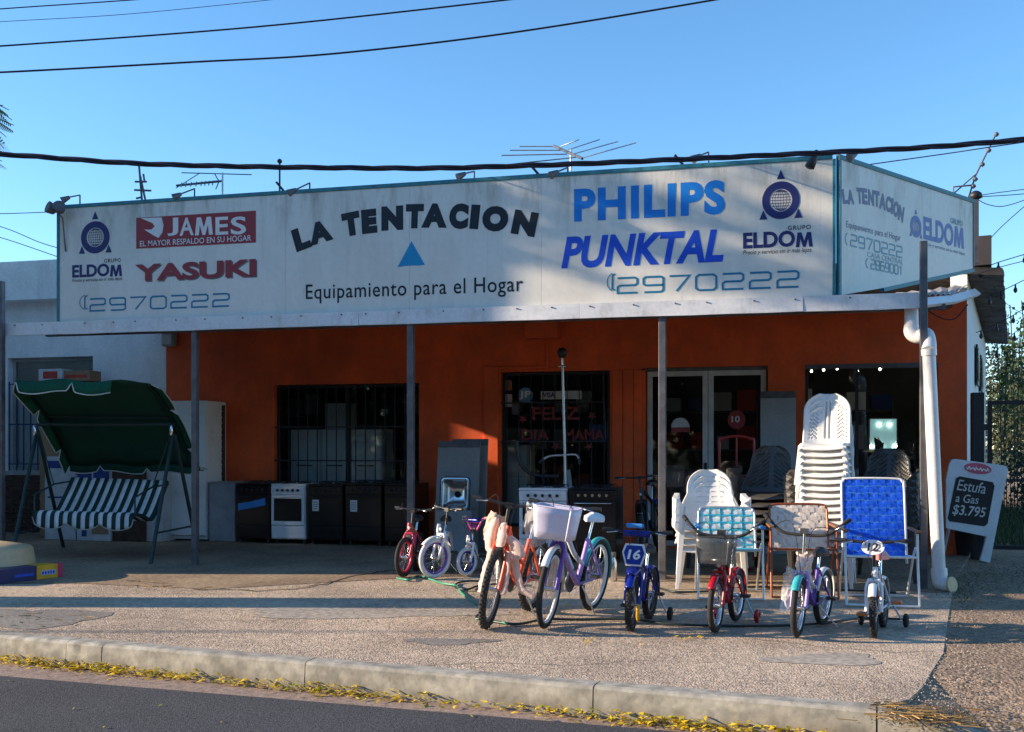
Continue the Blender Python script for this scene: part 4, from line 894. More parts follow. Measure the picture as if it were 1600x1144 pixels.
# gate
g0 = cc(0, 0); gx0 = wx(1543, -.35); gp = Vector((gx0, -.35, 0)); GW = 2.6; GH = 1.97
t = thing('garden_gate', 'dark iron gate with wire mesh right of the shop', 'gate', gp)
f = build('gate_frame', frame_mb(0, GW, -.02, .02, .12, GH, .05), M['dark_iron'], t)
mb = MB(); mb.box(.05, GW - .05, -.018, .018, .96, 1.0); build('cross_rail', mb, M['dark_iron'], t)
mb = MB(); a = .075
for k in range(-30, 60):
    for s_ in (1, -1):
        x0 = k * a * 1.0; z0 = .17; z1 = GH - .05; x1 = x0 + s_ * (z1 - z0)
        pts = [(x0, z0), (x1, z1)]; lo, hi = .05, GW - .05
        def clip(x, z, X, Z):
            if X == x: return None
            ta, tb = sorted(((lo - x) / (X - x), (hi - x) / (X - x))); ta = max(0, ta); tb = min(1, tb)
            return None if ta >= tb else ((x + (X - x) * ta, z + (Z - z) * ta), (x + (X - x) * tb, z + (Z - z) * tb))
        q = clip(x0, z0, x1, z1)
        if q: mb.cyl((q[0][0], .004 * s_, q[0][1]), (q[1][0], .004 * s_, q[1][1]), .0022, n=3, caps=False)
build('wire_mesh', mb, M['dark_iron'], t)
mb = MB(); mb.box(-.05, .0, -.03, .03, 1.6, 1.68); mb.box(-.05, .0, -.03, .03, .5, .58); build('hinge_set', mb, M['dark_iron'], t)
gq = wx(1527, -.4); mb = MB(); mb.box(gq - .07, gq + .07, -.47, -.33, 0, 2.07); tag(build('gate_post', mb, M['dark_iron'], bevel=.008), 'thick dark gate post between the white side wall and the gate', 'post')
# ================================================================ OVERHEAD CABLES AND ROOF GEAR
def cable(name, label, pts, d, r, group=None, m='cable', cat='cable'):
    P = smoothpath([atd(px, py, dd) for (px, py), dd in zip(pts, d if isinstance(d, list) else [d] * len(pts))], 8)
    if d in (8, 9, 10, 16): P = [P[0] + (P[0] - P[1]).normalized() * 22] + P + [P[-1] + (P[-1] - P[-2]).normalized() * 22]
    elif pts[-1][0] > 1600: P = P + [P[-1] + (P[-1] - P[-2]).normalized() * 14]
    mb = MB(); mb.tube(P, r, 5); return tag(build(name, mb, M[m]), label, cat, group)
cable('overhead_wire', 'thin overhead wire crossing the top left corner', [(-200, 30), (0, 14), (205, 0), (400, -16)], 10, .006, 'overhead wires')
cable('overhead_wire', 'faint overhead wire second from the top left', [(-200, 46), (0, 34), (200, 22), (440, -2), (600, -20)], 16, .005, 'overhead wires')
cable('overhead_wire', 'overhead wire third from the top, rising to the right', [(-200, 84), (0, 72), (400, 42), (790, 0), (1000, -26)], 9, .008, 'overhead wires')
cable('overhead_wire', 'lowest of the overhead wires above the sign', [(-200, 120), (0, 113), (300, 97), (520, 84), (800, 51), (1115, 0), (1300, -34)], 8, .008, 'overhead wires')
cable('overhead_wire', 'dark cable leaving the sign lamp towards the right edge', [(1338, 260), (1480, 240), (1560, 228), (1700, 208)], [10.8, 10.5, 10, 9], .006, 'overhead wires')
for k, (pts, lb) in enumerate((([(1520, 308), (1560, 301), (1700, 284)], 'thin wire from the sign corner lamp, upper of the pair'), ([(1520, 308), (1600, 303), (1700, 290)], 'thin wire from the sign corner lamp, lower of the pair'),
        ([(1525, 310), (1545, 320), (1575, 321), (1640, 298)], 'sagging wire right of the sign corner lamp'), ([(1548, 372), (1575, 345), (1650, 280)], 'slack wire rising from the gable to the right edge'),
        ([(-100, 334), (0, 334), (88, 331)], 'thin wire meeting the left floodlight'), ([(-100, 345), (0, 371), (92, 402)], 'thin wire dropping to the left edge of the sign'),
        ([(-100, 330), (0, 354), (60, 378), (92, 388)], 'faint wire above the neighbour parapet'))):
    cable('overhead_wire', lb, pts, 12.3 if k < 4 else 12.6, .005, 'overhead wires')
cable('overhead_wire', 'double wire running from the eave to the right edge below the lamp wires', [(1518, 432), (1560, 418), (1650, 396)], 12.6, .005, 'overhead wires')
cable('overhead_wire', 'thin drooping wire crossing the eave towards the canes', [(1520, 380), (1560, 460), (1600, 492), (1660, 520)], 14, .004, 'overhead wires')
cable('overhead_wire', 'loose cable hanging on the orange corner under the canopy', [(1440, 478), (1468, 496), (1492, 498), (1512, 476)], 12.2, .008, 'overhead wires')
P = smoothpath([atd(px, py, 8.0) for px, py in ((-260, 228), (0, 241), (250, 257), (620, 263), (820, 259), (1000, 252), (1300, 238), (1450, 230), (1600, 218), (1900, 190))], 14)
P = [P[0] + (P[0] - P[1]).normalized() * 20] + P + [P[-1] + (P[-1] - P[-2]).normalized() * (2 + 2 * i) for i in range(8)]
t = thing('bundled_cable', 'thick black twisted power cable sagging just above the sign', 'cable', P[0])
L = 0; 
for k in range(3):
    Q = []; acc = 0; prev = P[0]
    for p in P:
        acc += (p - prev).length; prev = p; a = acc * 6.0 + k * 2.094; Q.append(p - P[0] + Vector((0, math.cos(a) * .012, math.sin(a) * .012)))
    mb = MB(); mb.tube(Q, .0125, 6); build('strand', mb, M['cable'], t)
def string_lights(pts, d, label, n):
    P = smoothpath([atd(px, py, d) for px, py in pts], 8); t = thing('string_lights', label, 'string lights', P[0], group='strings of small lamps at the right edge')
    mb = MB(); mb.tube([p - P[0] for p in P], .006, 5); build('wire', mb, M['cable'], t)
    for i in range(n):
        p = P[int((i + .6) / n * (len(P) - 1))] - P[0]; mb = MB(); mb.lathe([(.01, 0), (.012, -.04), (.024, -.06), (.026, -.09), (.008, -.115)], p, 8); build('bulb', mb, M['black_plastic'], t)
string_lights([(1522, 425), (1560, 410), (1620, 392)], 13.2, 'highest string of unlit bulbs right of the gable', 3)
string_lights([(1540, 466), (1575, 450), (1620, 428)], 13.6, 'second string of unlit bulbs, starting at the eave', 4)
string_lights([(1525, 520), (1570, 500), (1620, 470)], 14.2, 'third string of unlit bulbs beside the eave', 4)
string_lights([(1545, 560), (1585, 520), (1620, 500)], 15, 'lowest string of unlit bulbs before the canes', 3)
def bracket(px, py, top, hx, hy, label, y=YS, g='small lamps on brackets along the sign top'):
    b = onY(px, py, y + .02); b.z = 4.345; T = onY(px, top, y + .02); hd = onY(hx, hy, y - .35)
    t = thing('sign_lamp', label, 'lamp', b, group=g)
    mb = MB(); mb.tube([(0, 0, 0), T - b], .009, 5); mb.tube([T - b, hd - b], .009, 5); build('bracket', mb, M['dark_iron'], t)
    mb = MB(); mb.cyl(hd - b, hd - b + Vector((-.07, -.05, -.05)), .02, .045, 8); build('lamp_shade', mb, M['steel_grey'], t)
bracket(125, 322, 305, 109, 308, 'small bracket lamp at the left end of the sign top')
bracket(304, 311, 295, 283, 303, 'small bracket lamp above the red brand panel')
bracket(484, 300, 286, 463, 296, 'small bracket lamp above the first letter of the shop name')
bracket(741, 289, 268, 727, 271, 'small bracket lamp above the middle of the shop name')
bracket(887, 279, 262, 872, 268, 'small bracket lamp beside the white antenna mast')
bracket(1107, 262, 238, 1094, 243, 'small bracket lamp above the upper blue brand name')
bracket(1337, 258, 236, 1338, 240, 'small bracket lamp at the front end of the side sign')
for px, d0, lb in ((444, -10, 'dark strut leaning on the sign top near the thin pole'), (842, -9, 'dark strut on the sign top left of the antenna'), (1068, -9, 'dark strut on the sign top above the blue brand name')):
    a = onY(px, 300, YS + .02); a.z = 4.34; mb = MB(); mb.tube([a, a + Vector((-.09, -.02, .11))], .014, 4); tag(build('strut', mb, M['dark_iron']), lb, 'strut', 'struts on the sign top')
a = onY(437, 300, YS + .1); zt_ = onY(437, 252, YS + .1).z; t = thing('pole', 'thin upright pole on the sign top left of the shop name', 'pole', (a.x, a.y, 4.1))
mb = MB(); mb.tube([(0, 0, 0), (0, 0, zt_ - 4.1)], .011, 5); build('shaft', mb, M['dark_iron'], t); mb = MB(); mb.lathe([(.01, -.03), (.03, -.01), (.03, .01), (.005, .03)], (0, 0, zt_ - 4.1), 8); build('finial', mb, M['dark_iron'], t)
a = onY(222, 312, YS + .6); q = lambda px, py: onY(px, py, YS + .6) - a
t = thing('lattice_mast', 'crooked lattice mast with short arms behind the left part of the sign', 'mast', a)
mb = MB()
for s_ in ((217, 256, 224, 340), (219, 275, 233, 340)): mb.tube([q(s_[0], s_[1]), q(s_[2], s_[3])], .014, 5)
for s_ in ((211, 284, 229, 284), (210, 297, 236, 298), (213, 310, 222, 308), (224, 272, 226, 285), (214, 257, 220, 258)): mb.tube([q(s_[0], s_[1]), q(s_[2], s_[3])], .013, 5)
build('lattice', mb, M['steel_grey'], t)
def antenna(label, mast, boom, els, y, m1='steel_grey', base=4.0):
    b = onY(mast[0], mast[1], y); b.z = base; t = thing('tv_antenna', label, 'antenna', b); q = lambda px, py, dy=0: onY(px, py, y + dy) - b
    mb = MB(); mb.tube([(0, 0, 0), q(mast[0], mast[2])], .014, 6); build('mast', mb, M['alu'], t)
    mb = MB(); mb.tube([q(boom[0], boom[1], boom[4]), q(boom[2], boom[3], -boom[4])], .016, 5); build('boom', mb, M[m1], t)
    for e in els: mb = MB(); mb.tube([q(e[0], e[1], e[4] if len(e) > 4 else 0), q(e[2], e[3], e[5] if len(e) > 5 else 0)], .007, 5); build('element', mb, M[e[6] if len(e) > 6 else 'alu'], t)
antenna('large television antenna with bright rods above the sign centre', (892, 290, 234), (865, 228, 910, 248, .5), [(866, 229, 812, 229, .5, .6, 'steel_grey'), (876, 235, 797, 235, .3, .4, 'steel_grey'), (886, 241, 784, 243, 0, .1, 'steel_grey'), (900, 246, 805, 256, -.2, -.1, 'steel_grey'),
    (876, 229, 905, 218, .4, .3), (888, 234, 937, 218, .2, .1), (898, 240, 966, 221, 0, -.1), (912, 246, 994, 223, -.4, -.5)], YS + .8)
antenna('television antenna with a long crossbar above the red brand panel', (348, 312, 270), (276, 290, 346, 283, .1), [(284, 270, 393, 273, 0, 0, 'steel_grey'), (313, 270, 275, 294, .1, .1), (335, 271, 342, 283, 0, 0, 'steel_grey'), (342, 284, 337, 296, 0, 0, 'steel_grey')]
    + [(x, 285.5 - (x - 285) * .06, x - 1, 292 - (x - 285) * .06, .25, -.25, 'steel_grey') for x in (284, 291, 299, 307, 315, 321, 327, 333)], YS + 1.2)
t = thing('floodlight', 'round floodlight bracketed to the top left sign corner', 'lamp', onY(86, 325, YS - .15)); 
for k, x in enumerate((-.06, .06)):
    mb = MB(); mb.M = Matrix.Translation((x, 0, 0)) @ Matrix.Rotation(R(70), 4, 'X') @ Matrix.Rotation(R(30 * (1 if k else -1)), 4, 'Y'); mb.lathe([(.03, -.07), (.06, -.05), (.075, .04), (.065, .045)], n=12); build('lamp_head', mb, M['steel_grey'], t)
mb = MB(); mb.tube([(0, 0, -.02), (.03, .1, -.1), (.04, .14, -.5)], .01, 5); build('bracket', mb, M['steel_grey'], t)
t = thing('floodlight', 'dark floodlight hanging over the top right sign corner', 'lamp', onY(1273, 244, YS - .25))
mb = MB(); mb.M = Matrix.Rotation(R(25), 4, 'Y'); mb.lathe([(.02, .06), (.03, .0), (.045, -.06), (.05, -.12), (.03, -.13)], n=10); build('lamp_head', mb, M['dark_iron'], t)
mb = MB(); mb.tube([(0, 0, .05), (-.01, .1, .07), (-.01, .27, .0), (-.01, .27, -.1)], .009, 5); build('bracket', mb, M['dark_iron'], t)
pc = P1 + Vector((.05, .1, 0)); t = thing('corner_lamp', 'dark lamp on the rear corner post of the side sign', 'lamp', (pc.x, pc.y, 3.6))
mb = MB(); mb.box(-.03, .03, -.03, .03, 0, .76); build('corner_post', mb, M['steel_grey'], t); mb = MB(); mb.lathe([(.04, 0), (.08, .02), (.07, .07), (.03, .10)], (0, 0, .762), 10); build('lamp_head', mb, M['dark_iron'], t)
a = atd(1503, 318, 12.4); q = lambda px, py: atd(px, py, 12.4) - a
t = thing('lattice_mast', 'slender leaning mast with small lamps rising past the power cable', 'mast', a)
mb = MB(); mb.tube([q(1507, 330), q(1524, 275), q(1556, 210)], .011, 5); mb.tube([q(1468, 322), q(1524, 273)], .009, 5); mb.tube([q(1490, 318), q(1490, 292), q(1522, 289)], .012, 5)
for x, y in ((1524, 280), (1535, 257), (1545, 235), (1557, 210), (1521, 291)): mb.lathe([(.005, -.03), (.03, -.01), (.03, .01), (.005, .03)], q(x, y), 6)
build('arms', mb, M['steel_grey'], t)
# ================================================================ DOWNPIPE
d1 = 10.02; a = atd(1425, 484, d1 + .15)
t = thing('downpipe', 'white plastic downpipe bending out from the canopy and down to the pavement', 'pipe', onG(1478, 922))
B = t.location; q = lambda px, py, d: atd(px, py, d) - B
mb = MB(); mb.tube([q(1424, 480, 10.3), q(1424, 508, 10.25)], .066, 16); build('outlet', mb, M['pvc'], t)
mb = MB(); mb.tube(smoothpath([q(1424, 508, 10.25), q(1424, 520, 10.22), q(1434, 526, 10.18), q(1447, 523, 10.1), q(1451, 535, 10.05), q(1451, 548, 10.0)], 5), .070, 16); build('elbow', mb, M['pvc'], t)
mb = MB(); mb.tube([q(1451, 548, 10.0), q(1467, 893, 9.95)], .062, 18); build('pipe', mb, M['pvc'], t)
mb = MB(); mb.tube([q(1451, 546, 10.0), q(1451.5, 556, 10.0)], .073, 16); mb.tube([q(1467, 888, 9.95), q(1468, 900, 9.94)], .075, 16); build('collar', mb, M['pvc'], t)['kind'] = 'stuff'
mb = MB(); mb.tube(smoothpath([q(1467, 898, 9.94), q(1470, 911, 9.92), q(1485, 914, 9.86)], 6), .070, 16); build('elbow', mb, M['pvc'], t)
mb = MB(); p = q(1485, 914, 9.86); p2 = q(1488.5, 914, 9.84); mb.tube([p, p2], .078, 16); build('rim', mb, M['beige_plastic'], t)
# ================================================================ APPLIANCES
def stove(label, cx, cy, w, dep, h, body, front, knob=True, tape=None, paper=False, rz=0, group='stoves standing in front of the shop', chromehandle=False, window=True):
    t = thing('gas_stove', label, 'stove', (cx, cy, 0.006), rz, group); b = M[body]; f = M[front]
    mb = MB(); mb.box(-w / 2, w / 2, -dep / 2, dep / 2, .07, h - .03); build('body', mb, b, t, bevel=.006)
    for sx in (-1, 1):
        for sy in (-1, 1): mb = MB(); mb.cyl((sx * (w / 2 - .05), sy * (dep / 2 - .05), 0), (sx * (w / 2 - .05), sy * (dep / 2 - .05), .069), .02, n=8); build('foot', mb, M['black_plastic'], t)
    y = -dep / 2
    mb = MB(); mb.box(-w / 2 + .004, w / 2 - .004, y - .03, y - .002, h - .15, h - .034); cp = build('control_panel', mb, f, t, bevel=.004)
    n = 5
    for i in range(n):
        x = -w * .3 + w * .6 * i / (n - 1) ; mb = MB(); mb.cyl((x, y - .056, h - .09), (x, y - .031, h - .09), .017, .021, 12); build('knob', mb, M['black_plastic'] if front != 'black' else M['chrome'] if chromehandle else M['black_plastic'], cp)
    mb = MB(); mb.box(-w / 2 + .006, w / 2 - .006, y - .028, y - .002, .27, h - .16); dr = build('oven_door', mb, f, t, bevel=.004)
    if window: mb = MB(); mb.box(-w / 2 + .05, w / 2 - .05, y - .033, y - .029, .33, h - .21); build('oven_window', mb, M['black'], dr, bevel=.001)
    mb = MB(); mb.tube([(-w / 2 + .06, y - .029, h - .185), (-w / 2 + .06, y - .06, h - .185), (w / 2 - .06, y - .06, h - .185), (w / 2 - .06, y - .029, h - .185)], .008, 6); build('handle', mb, M['chrome'] if chromehandle else f, dr)
    mb = MB(); mb.box(-w / 2 + .006, w / 2 - .006, y - .02, y - .002, .085, .255); build('lower_drawer', mb, f, t, bevel=.004)
    mb = MB(); mb.box(-w / 2 - .004, w / 2 + .004, y - .01, dep / 2, h - .029, h); hb = build('hob', mb, b if front == 'black' else f, t, bevel=.006)
    for sx in (-1, 1):
        for sy in (-1, 1):
            c = (sx * w * .23, sy * dep * .2, h + .002)
            mb = MB(); mb.lathe([(.045, 0), (.05, .008), (.03, .018), (.0, .02)], c, 12); build('burner', mb, M['black_plastic'], hb)
            mb = MB()
            for a in range(4): u = Vector((math.cos(a * math.pi / 4 * 2 / 1), math.sin(a * math.pi / 2), 0)); 
            mb.tube([(c[0] - .1, c[1], h + .03), (c[0] + .1, c[1], h + .03)], .005, 4); mb.tube([(c[0], c[1] - .1, h + .03), (c[0], c[1] + .1, h + .03)], .005, 4)
            for e in ((-.1, 0), (.1, 0), (0, -.1), (0, .1)): mb.tube([(c[0] + e[0], c[1] + e[1], h), (c[0] + e[0], c[1] + e[1], h + .03)], .005, 4)
            build('pan_support', mb, M['dark_iron'], hb)
    if tape:
        mb = MB(); mb.add([(-w * .42, y - .037, .47), (w * .4, y - .037, .55), (w * .4, y - .037, .66), (-w * .05, y - .037, .60), (-w * .42, y - .037, .57)], [(0, 1, 2, 3, 4)]); build('blue_tape', mb, M['web_blue2'], dr)
    if paper:
        mb = MB(); mb.box(-w * .35, -w * .16, y - .038, y - .035, .48, .64); pl_ = build('paper_label', mb, M['white_print'], dr)
        mb = MB()
        for k in range(4): mb.box(-w * .33, -w * .19, y - .040, y - .0385, .60 - k * .03, .61 - k * .03)
        build('printed_line', mb, M['grey_print'], pl_)['kind'] = 'stuff'
    return t
def row(px0, px1, yf): return (wx((px0 + px1) / 2, yf), (wx(px1, yf) - wx(px0, yf)))
yf = -.72
for (a, b, lb, bo, fr, kw) in ((369, 421, 'black gas stove with blue tape across its oven door', 'black', 'black', dict(tape=1)), (424, 477, 'white gas stove with five dark knobs, in the row under the barred window', 'white_enamel', 'white_enamel', {}),
        (481, 535, 'black gas stove with paper label, right of the white one under the barred window', 'black', 'black', dict(paper=1)), (540, 596, 'black gas stove with paper label, beside the canopy post', 'black', 'black', dict(paper=1)),
        (601, 650, 'plain black gas stove, rightmost under the barred window', 'black', 'black', {})):
    c, w = row(a, b, yf); stove(lb, c, yf + .28, w, .54, .86 if a < 530 else .88, bo, fr, **kw)
yf = -2.05; c, w = row(811, 886, yf); stove('white gas stove in front of the lettered window', c, yf + .28, w, .56, .89, 'white_enamel', 'white_enamel', chromehandle=True)
c, w = row(890, 963, yf); stove('large black gas stove with chrome knobs beside the white one, sunlit on top', c, yf + .3, w, .60, .90, 'black', 'black', chromehandle=True, window=True)
# tall white cabinets
yf = -.6; c, w = row(256, 322, yf); t = thing('refrigerator', 'tall white two door refrigerator against the orange wall behind the canopy post', 'refrigerator', (c, yf + .3, .006))
mb = MB(); mb.box(-w / 2, w / 2, -.26, .28, .02, wz(290, 627, yf)); build('body', mb, M['white_enamel'], t, bevel=.012)
zs = wz(290, 733, yf)
mb = MB(); mb.box(-w / 2, w / 2, -.32, -.265, .08, zs - .01); d_ = build('door', mb, M['white_enamel'], t, bevel=.012); mb = MB(); mb.box(w / 2 - .1, w / 2 - .03, -.335, -.322, zs - .03, zs - .015); build('handle', mb, M['black_plastic'], d_)
mb = MB(); mb.box(-w / 2, w / 2, -.32, -.265, zs + .01, wz(290, 627, yf)); build('freezer_door', mb, M['white_enamel'], t, bevel=.012)
for i in range(22):
    pass
t = thing('slatted_board', 'brown slatted board leaning on the orange wall beside the refrigerator', 'board', (wx(337, -.2), -.14, .86))  # slats put in to fill a dark brown strip
for i in range(13): mb = MB(); mb.box(-.11, .11, -.02 - .004 * (i % 2), .0, i * .09, i * .09 + .08); build('slat', mb, M['brown_block'], t)
mb = MB(); mb.box(-.11, .11, .002, .03, -.0, 1.17); build('backing', mb, M['brown_block'], t)
yf = -.6; c, w = row(326, 367, yf); t = thing('chest_cabinet', 'grey knee high metal cabinet between the refrigerator and the black stoves', 'cabinet', (c, yf + .25, .006))
mb = MB(); mb.box(-w / 2, w / 2, -.24, .25, .0, .85); build('body', mb, mat('grey_blue_enamel', (.33, .35, .38), .4), t, bevel=.01); mb = MB(); mb.box(-w / 2 - .008, w / 2 + .008, -.25, .25, .852, .875); build('lid', mb, M['panel'], t, bevel=.005)
# leaning boards, sink
def leaning(name, label, px0, px1, yb, ztop, tilt, th, m, cat, group=None, z0=.006):
    x0, x1 = wx(px0, yb), wx(px1, yb); L_ = ztop / math.cos(R(tilt))
    t = thing(name, label, cat, ((x0 + x1) / 2, yb, z0), rot=(-R(tilt), 0, 0), group=group); w = (x1 - x0) / 2
    mb = MB(); mb.box(-w, w, 0, th, 0, L_); build('sheet', mb, m, t, bevel=.003)
    mb = MB(); mb.box(-w, w, -.006, -.001, L_ - .09, L_ - .0); build('top_edge', mb, M['steel_grey'], t)
    return t
leaning('grey_board', 'wide grey board leaning on the orange wall behind the sink', 677, 743, -.82, 1.47, 9, .05, M['panel'], 'board', 'grey boards leaning on the wall')
leaning('grey_board', 'narrow grey board just behind and right of the wide one', 700, 756, -.62, 1.50, 8, .04, M['panel'], 'board', 'grey boards leaning on the wall')
leaning('grey_board', 'dark grey board leaning between the glass doors and the right window', 1188, 1244, -.45, wz(1215, 612, -.3), 5, .03, M['panel'], 'board', 'grey boards leaning on the wall')
yb = -1.25; x0, x1 = wx(688, yb), wx(732, yb); zb_ = wz(710, 797, yb); h = wz(710, 747, yb) - zb_; w = (x1 - x0) / 2
simple_box('carton', 'low grey carton carrying the upright sink behind the white tyred bike', 'carton', x0 - .06, x1 + .05, yb - .02, yb + .3, .006, zb_, M['panel'])
t = thing('sink', 'stainless steel sink bowl stood on edge with a black drain hole', 'sink', ((x0 + x1) / 2, yb, zb_ + .004), rot=(R(-6), 0, 0))
mb = MB(); n = 40
def rr(w_, h_, r_, y_): return [(x, y_, z + h / 2) for x, z in rbox(-w_, w_, -h_, h_, r_, 8)]
rings = [rr(w, h / 2, .05, 0), rr(w - .02, h / 2 - .02, .045, -.004), rr(w - .03, h / 2 - .03, .05, .0), rr(w - .05, h / 2 - .055, .05, .12), rr(.05, .05, .049, .135), rr(.03, .03, .029, .137)]
for r_ in rings: mb.v += [Vector(p) for p in r_]
nn = len(rings[0]); mb.f += [(k * nn + i, k * nn + (i + 1) % nn, (k + 1) * nn + (i + 1) % nn, (k + 1) * nn + i) for k in range(5) for i in range(nn)]; mb.sm += [True] * (5 * nn); mb.mi += [0] * (5 * nn)
build('bowl', mb, M['steel'], t); mb = MB(); mb.cyl((0, .12, h / 2), (0, .137, h / 2), .042, n=20); build('drain', mb, M['black'], t)
mb = MB(); mb.tube([(x, y, z) for x, y, z in rr(w + .006, h / 2 + .006, .055, .008)], .012, 6, closed=True); build('gasket', mb, M['black'], t)
# hand truck
yb = -2.2; x0, x1 = wx(1124, yb), wx(1178, yb); zt_ = wz(1150, 683, yb); w = (x1 - x0) / 2
t = thing('hand_truck', 'red tubular hand truck standing behind the white armchairs', 'hand truck', ((x0 + x1) / 2, yb, .006))
mb = MB(); mb.tube(smoothpath([(-w, 0, .1), (-w, 0, zt_ - .14), (-w + .02, 0, zt_ - .04), (-w + .12, 0, zt_), (w - .12, 0, zt_), (w - .02, 0, zt_ - .04), (w, 0, zt_ - .14), (w, 0, .1)], 4), .016, 8); build('frame', mb, M['red_tube'], t)
mb = MB(); mb.tube([(0, 0, .2), (0, 0, zt_)], .01, 6); build('centre_bar', mb, M['red_tube'], t)
for z in (.3, .7, 1.05): mb = MB(); mb.tube([(-w, 0, z), (w, 0, z)], .01, 6); build('cross_bar', mb, M['red_tube'], t)
mb = MB(); mb.box(-w, w, -.22, .0, .01, .02); build('toe_plate', mb, M['red_tube'], t)
for s_ in (-1, 1): mb = MB(); mb.torus((s_ * (w + .03), .1, .11), (1, 0, 0), .085, .025, 20, 8); mb.cyl((s_ * (w + .01), .1, .11), (s_ * (w + .05), .1, .11), .07, n=14); build('wheel', mb, M['rubber'], t)
# pole stand with handlebar and ball top
yb = -1.55; b = Vector((wx(885, yb), yb, .006)); zz = lambda py: wz(882, py, yb)
t = thing('exercise_machine', 'upright silver pole with black ball top and curved handlebar before the lettered window', 'exercise machine', b)
mb = MB(); mb.tube([(0, 0, .02), (-.02, 0, zz(712)), (-.05, 0, zz(572))], .017, 8); build('pole', mb, M['alu'], t)
mb = MB(); mb.lathe([(.0, -.07), (.045, -.055), (.065, 0), (.045, .055), (0, .07)], (-.055, 0, zz(552)), 14); build('ball_top', mb, M['black_plastic'], t)
mb = MB(); mb.cyl((-.1, 0, zz(573)), (.0, 0, zz(573)), .016, n=8); mb.cyl((-.052, 0, zz(571)), (-.054, 0, zz(560)), .012, n=8); build('collar', mb, M['chrome'], t)
mb = MB(); mb.tube(smoothpath([(-.33, -.1, zz(724)), (-.22, -.04, zz(714)), (-.03, 0, zz(712)), (.14, -.04, zz(712)), (.19, -.1, zz(726))], 5), .015, 8); build('handlebar', mb, M['alu'], t)
for p in ((-.33, -.1, zz(724), -.27, -.07, zz(719)), (.19, -.1, zz(726), .175, -.07, zz(718))): mb = MB(); mb.tube([p[:3], p[3:]], .02, 8); build('grip', mb, M['black_plastic'], t)
mb = MB(); mb.tube(smoothpath([(-.62, -.1, zz(690)), (-.58, -.1, zz(722)), (-.42, -.08, zz(742)), (-.1, -.02, zz(745))], 6), .022, 8); build('arm_lever', mb, M['black_plastic'], t)
mb = MB(); mb.prism([(-.14, .3), (.14, .3), (.03, zz(735)), (-.03, zz(735))], .03, .1); build('shroud', mb, M['panel'], t, bevel=.01)
mb = MB(); mb.box(-.3, .3, -.05, .05, .0, .05); build('base_bar', mb, M['black_plastic'], t); mb = MB(); mb.box(-.06, .06, -.3, -.06, .0, .05); build('base_bar', mb, M['black_plastic'], t)
# chalkboard sign
cb = onG(1540, 878); Q = lambda px, py: atd(px, py, 12.42) 
t = thing('chalkboard_sign', 'white framed pavement sign leaning sideways with a chalked gas stove price', 'sign', (cb.x, cb.y, .006))
dC = Vector((CA, SA, 0)); nC = Vector((SA, -CA, 0)); dep = (cb - CAM).dot(Vector((-SA, CA, 0)))
def L2(px, py): return ((px - 800) / 1600 * dep, (699 - py) / 1600 * dep + 1.39)
o0 = L2(1540, 878)[0]
def chp(pts, m, o0_, o1_, nm, par, bevel=0):
    mb = MB(); P = [L2(*p) for p in pts]; A_ = [dC * (x - o0) + nC * o1_ + Vector((0, 0, z)) for x, z in P]; B_ = [dC * (x - o0) + nC * o0_ + Vector((0, 0, z)) for x, z in P]; n = len(P)
    mb.add(A_ + B_, [tuple(range(n)), tuple(range(2 * n - 1, n - 1, -1))] + [(i, i + n, (i + 1) % n + n, (i + 1) % n) for i in range(n)]); return build(nm, mb, m, par, bevel=bevel)
fr = chp([(1477, 826), (1540, 839), (1530, 876), (1545, 880), (1573, 737), (1572, 731), (1567, 728), (1492, 718), (1486, 719), (1482, 726), (1477, 750)], M['board_white'], 0, .03, 'frame_panel', t)
chp([(1479, 811), (1482, 815), (1536, 823), (1541, 819), (1552, 760), (1549, 754), (1498, 745), (1492, 748)], M['chalkboard'], .031, .036, 'chalk_panel', t)
def arcpts(cx, cy, rx, ry, rot, n=24): return [(cx + rx * math.cos(2 * math.pi * i / n) * math.cos(rot) - ry * math.sin(2 * math.pi * i / n) * math.sin(rot), cy - (ry * math.sin(2 * math.pi * i / n) * math.cos(rot) + rx * math.cos(2 * math.pi * i / n) * math.sin(rot)) * -1) for i in range(n)]
ov = arcpts(1526, 733, 21.5, 8.5, R(7)); ov.reverse(); oo = chp(ov, mat('faded_red_oval', srgb(190, 84, 104), .6), .031, .034, 'oval_logo', t)
def chalk(s, cx, cy, w_, h_, m, rot=-8, off=0, o=.039, nm='chalk_lettering'):
    X, Z = L2(cx, cy); k = dep / 1600; V, F = fit(s, X - w_ * k / 2, X + w_ * k / 2, Z - h_ * k / 2, Z + h_ * k / 2, rot=rot, off=off, shear=.15); mb = MB(); mb.add([dC * (x - o0) + nC * o + Vector((0, 0, z)) for x, z in V], F); build(nm, mb, m, t)
chalk('Estufa', 1516, 761, 45, 17, M['chalk'], -8, .004); chalk('a Gas', 1509, 780, 36, 13, M['chalk'], -6, .004); chalk('$3.795', 1512, 800, 52, 18, M['chalk'], -6, .012)
X = []; 
mb = MB(); P = [L2(1508 + i * 2.2, 731.5 + i * .27 + 2.2 * math.sin(i * 2.4)) for i in range(17)]; V, F = ribbon(P, .014); mb.add([dC * (x - o0) + nC * .037 + Vector((0, 0, z)) for x, z in V], F); build('script_mark', mb, M['white_print'], t)
mb = MB(); P0_ = dC * (L2(1505, 730)[0] - o0) + nC * -.02; mb.tube([P0_ + Vector((0, 0, L2(1505, 730)[1])), dC * (L2(1500, 860)[0] - o0) + nC * -.5 + Vector((0, 0, .0))], .02, 4); mb.tube([dC * (L2(1560, 735)[0] - o0) + nC * -.02 + Vector((0, 0, L2(1560, 735)[1])), dC * (L2(1545, 860)[0] - o0) + nC * -.5], .02, 4); build('rear_leg', mb, M['board_white'], t)['kind'] = 'stuff'
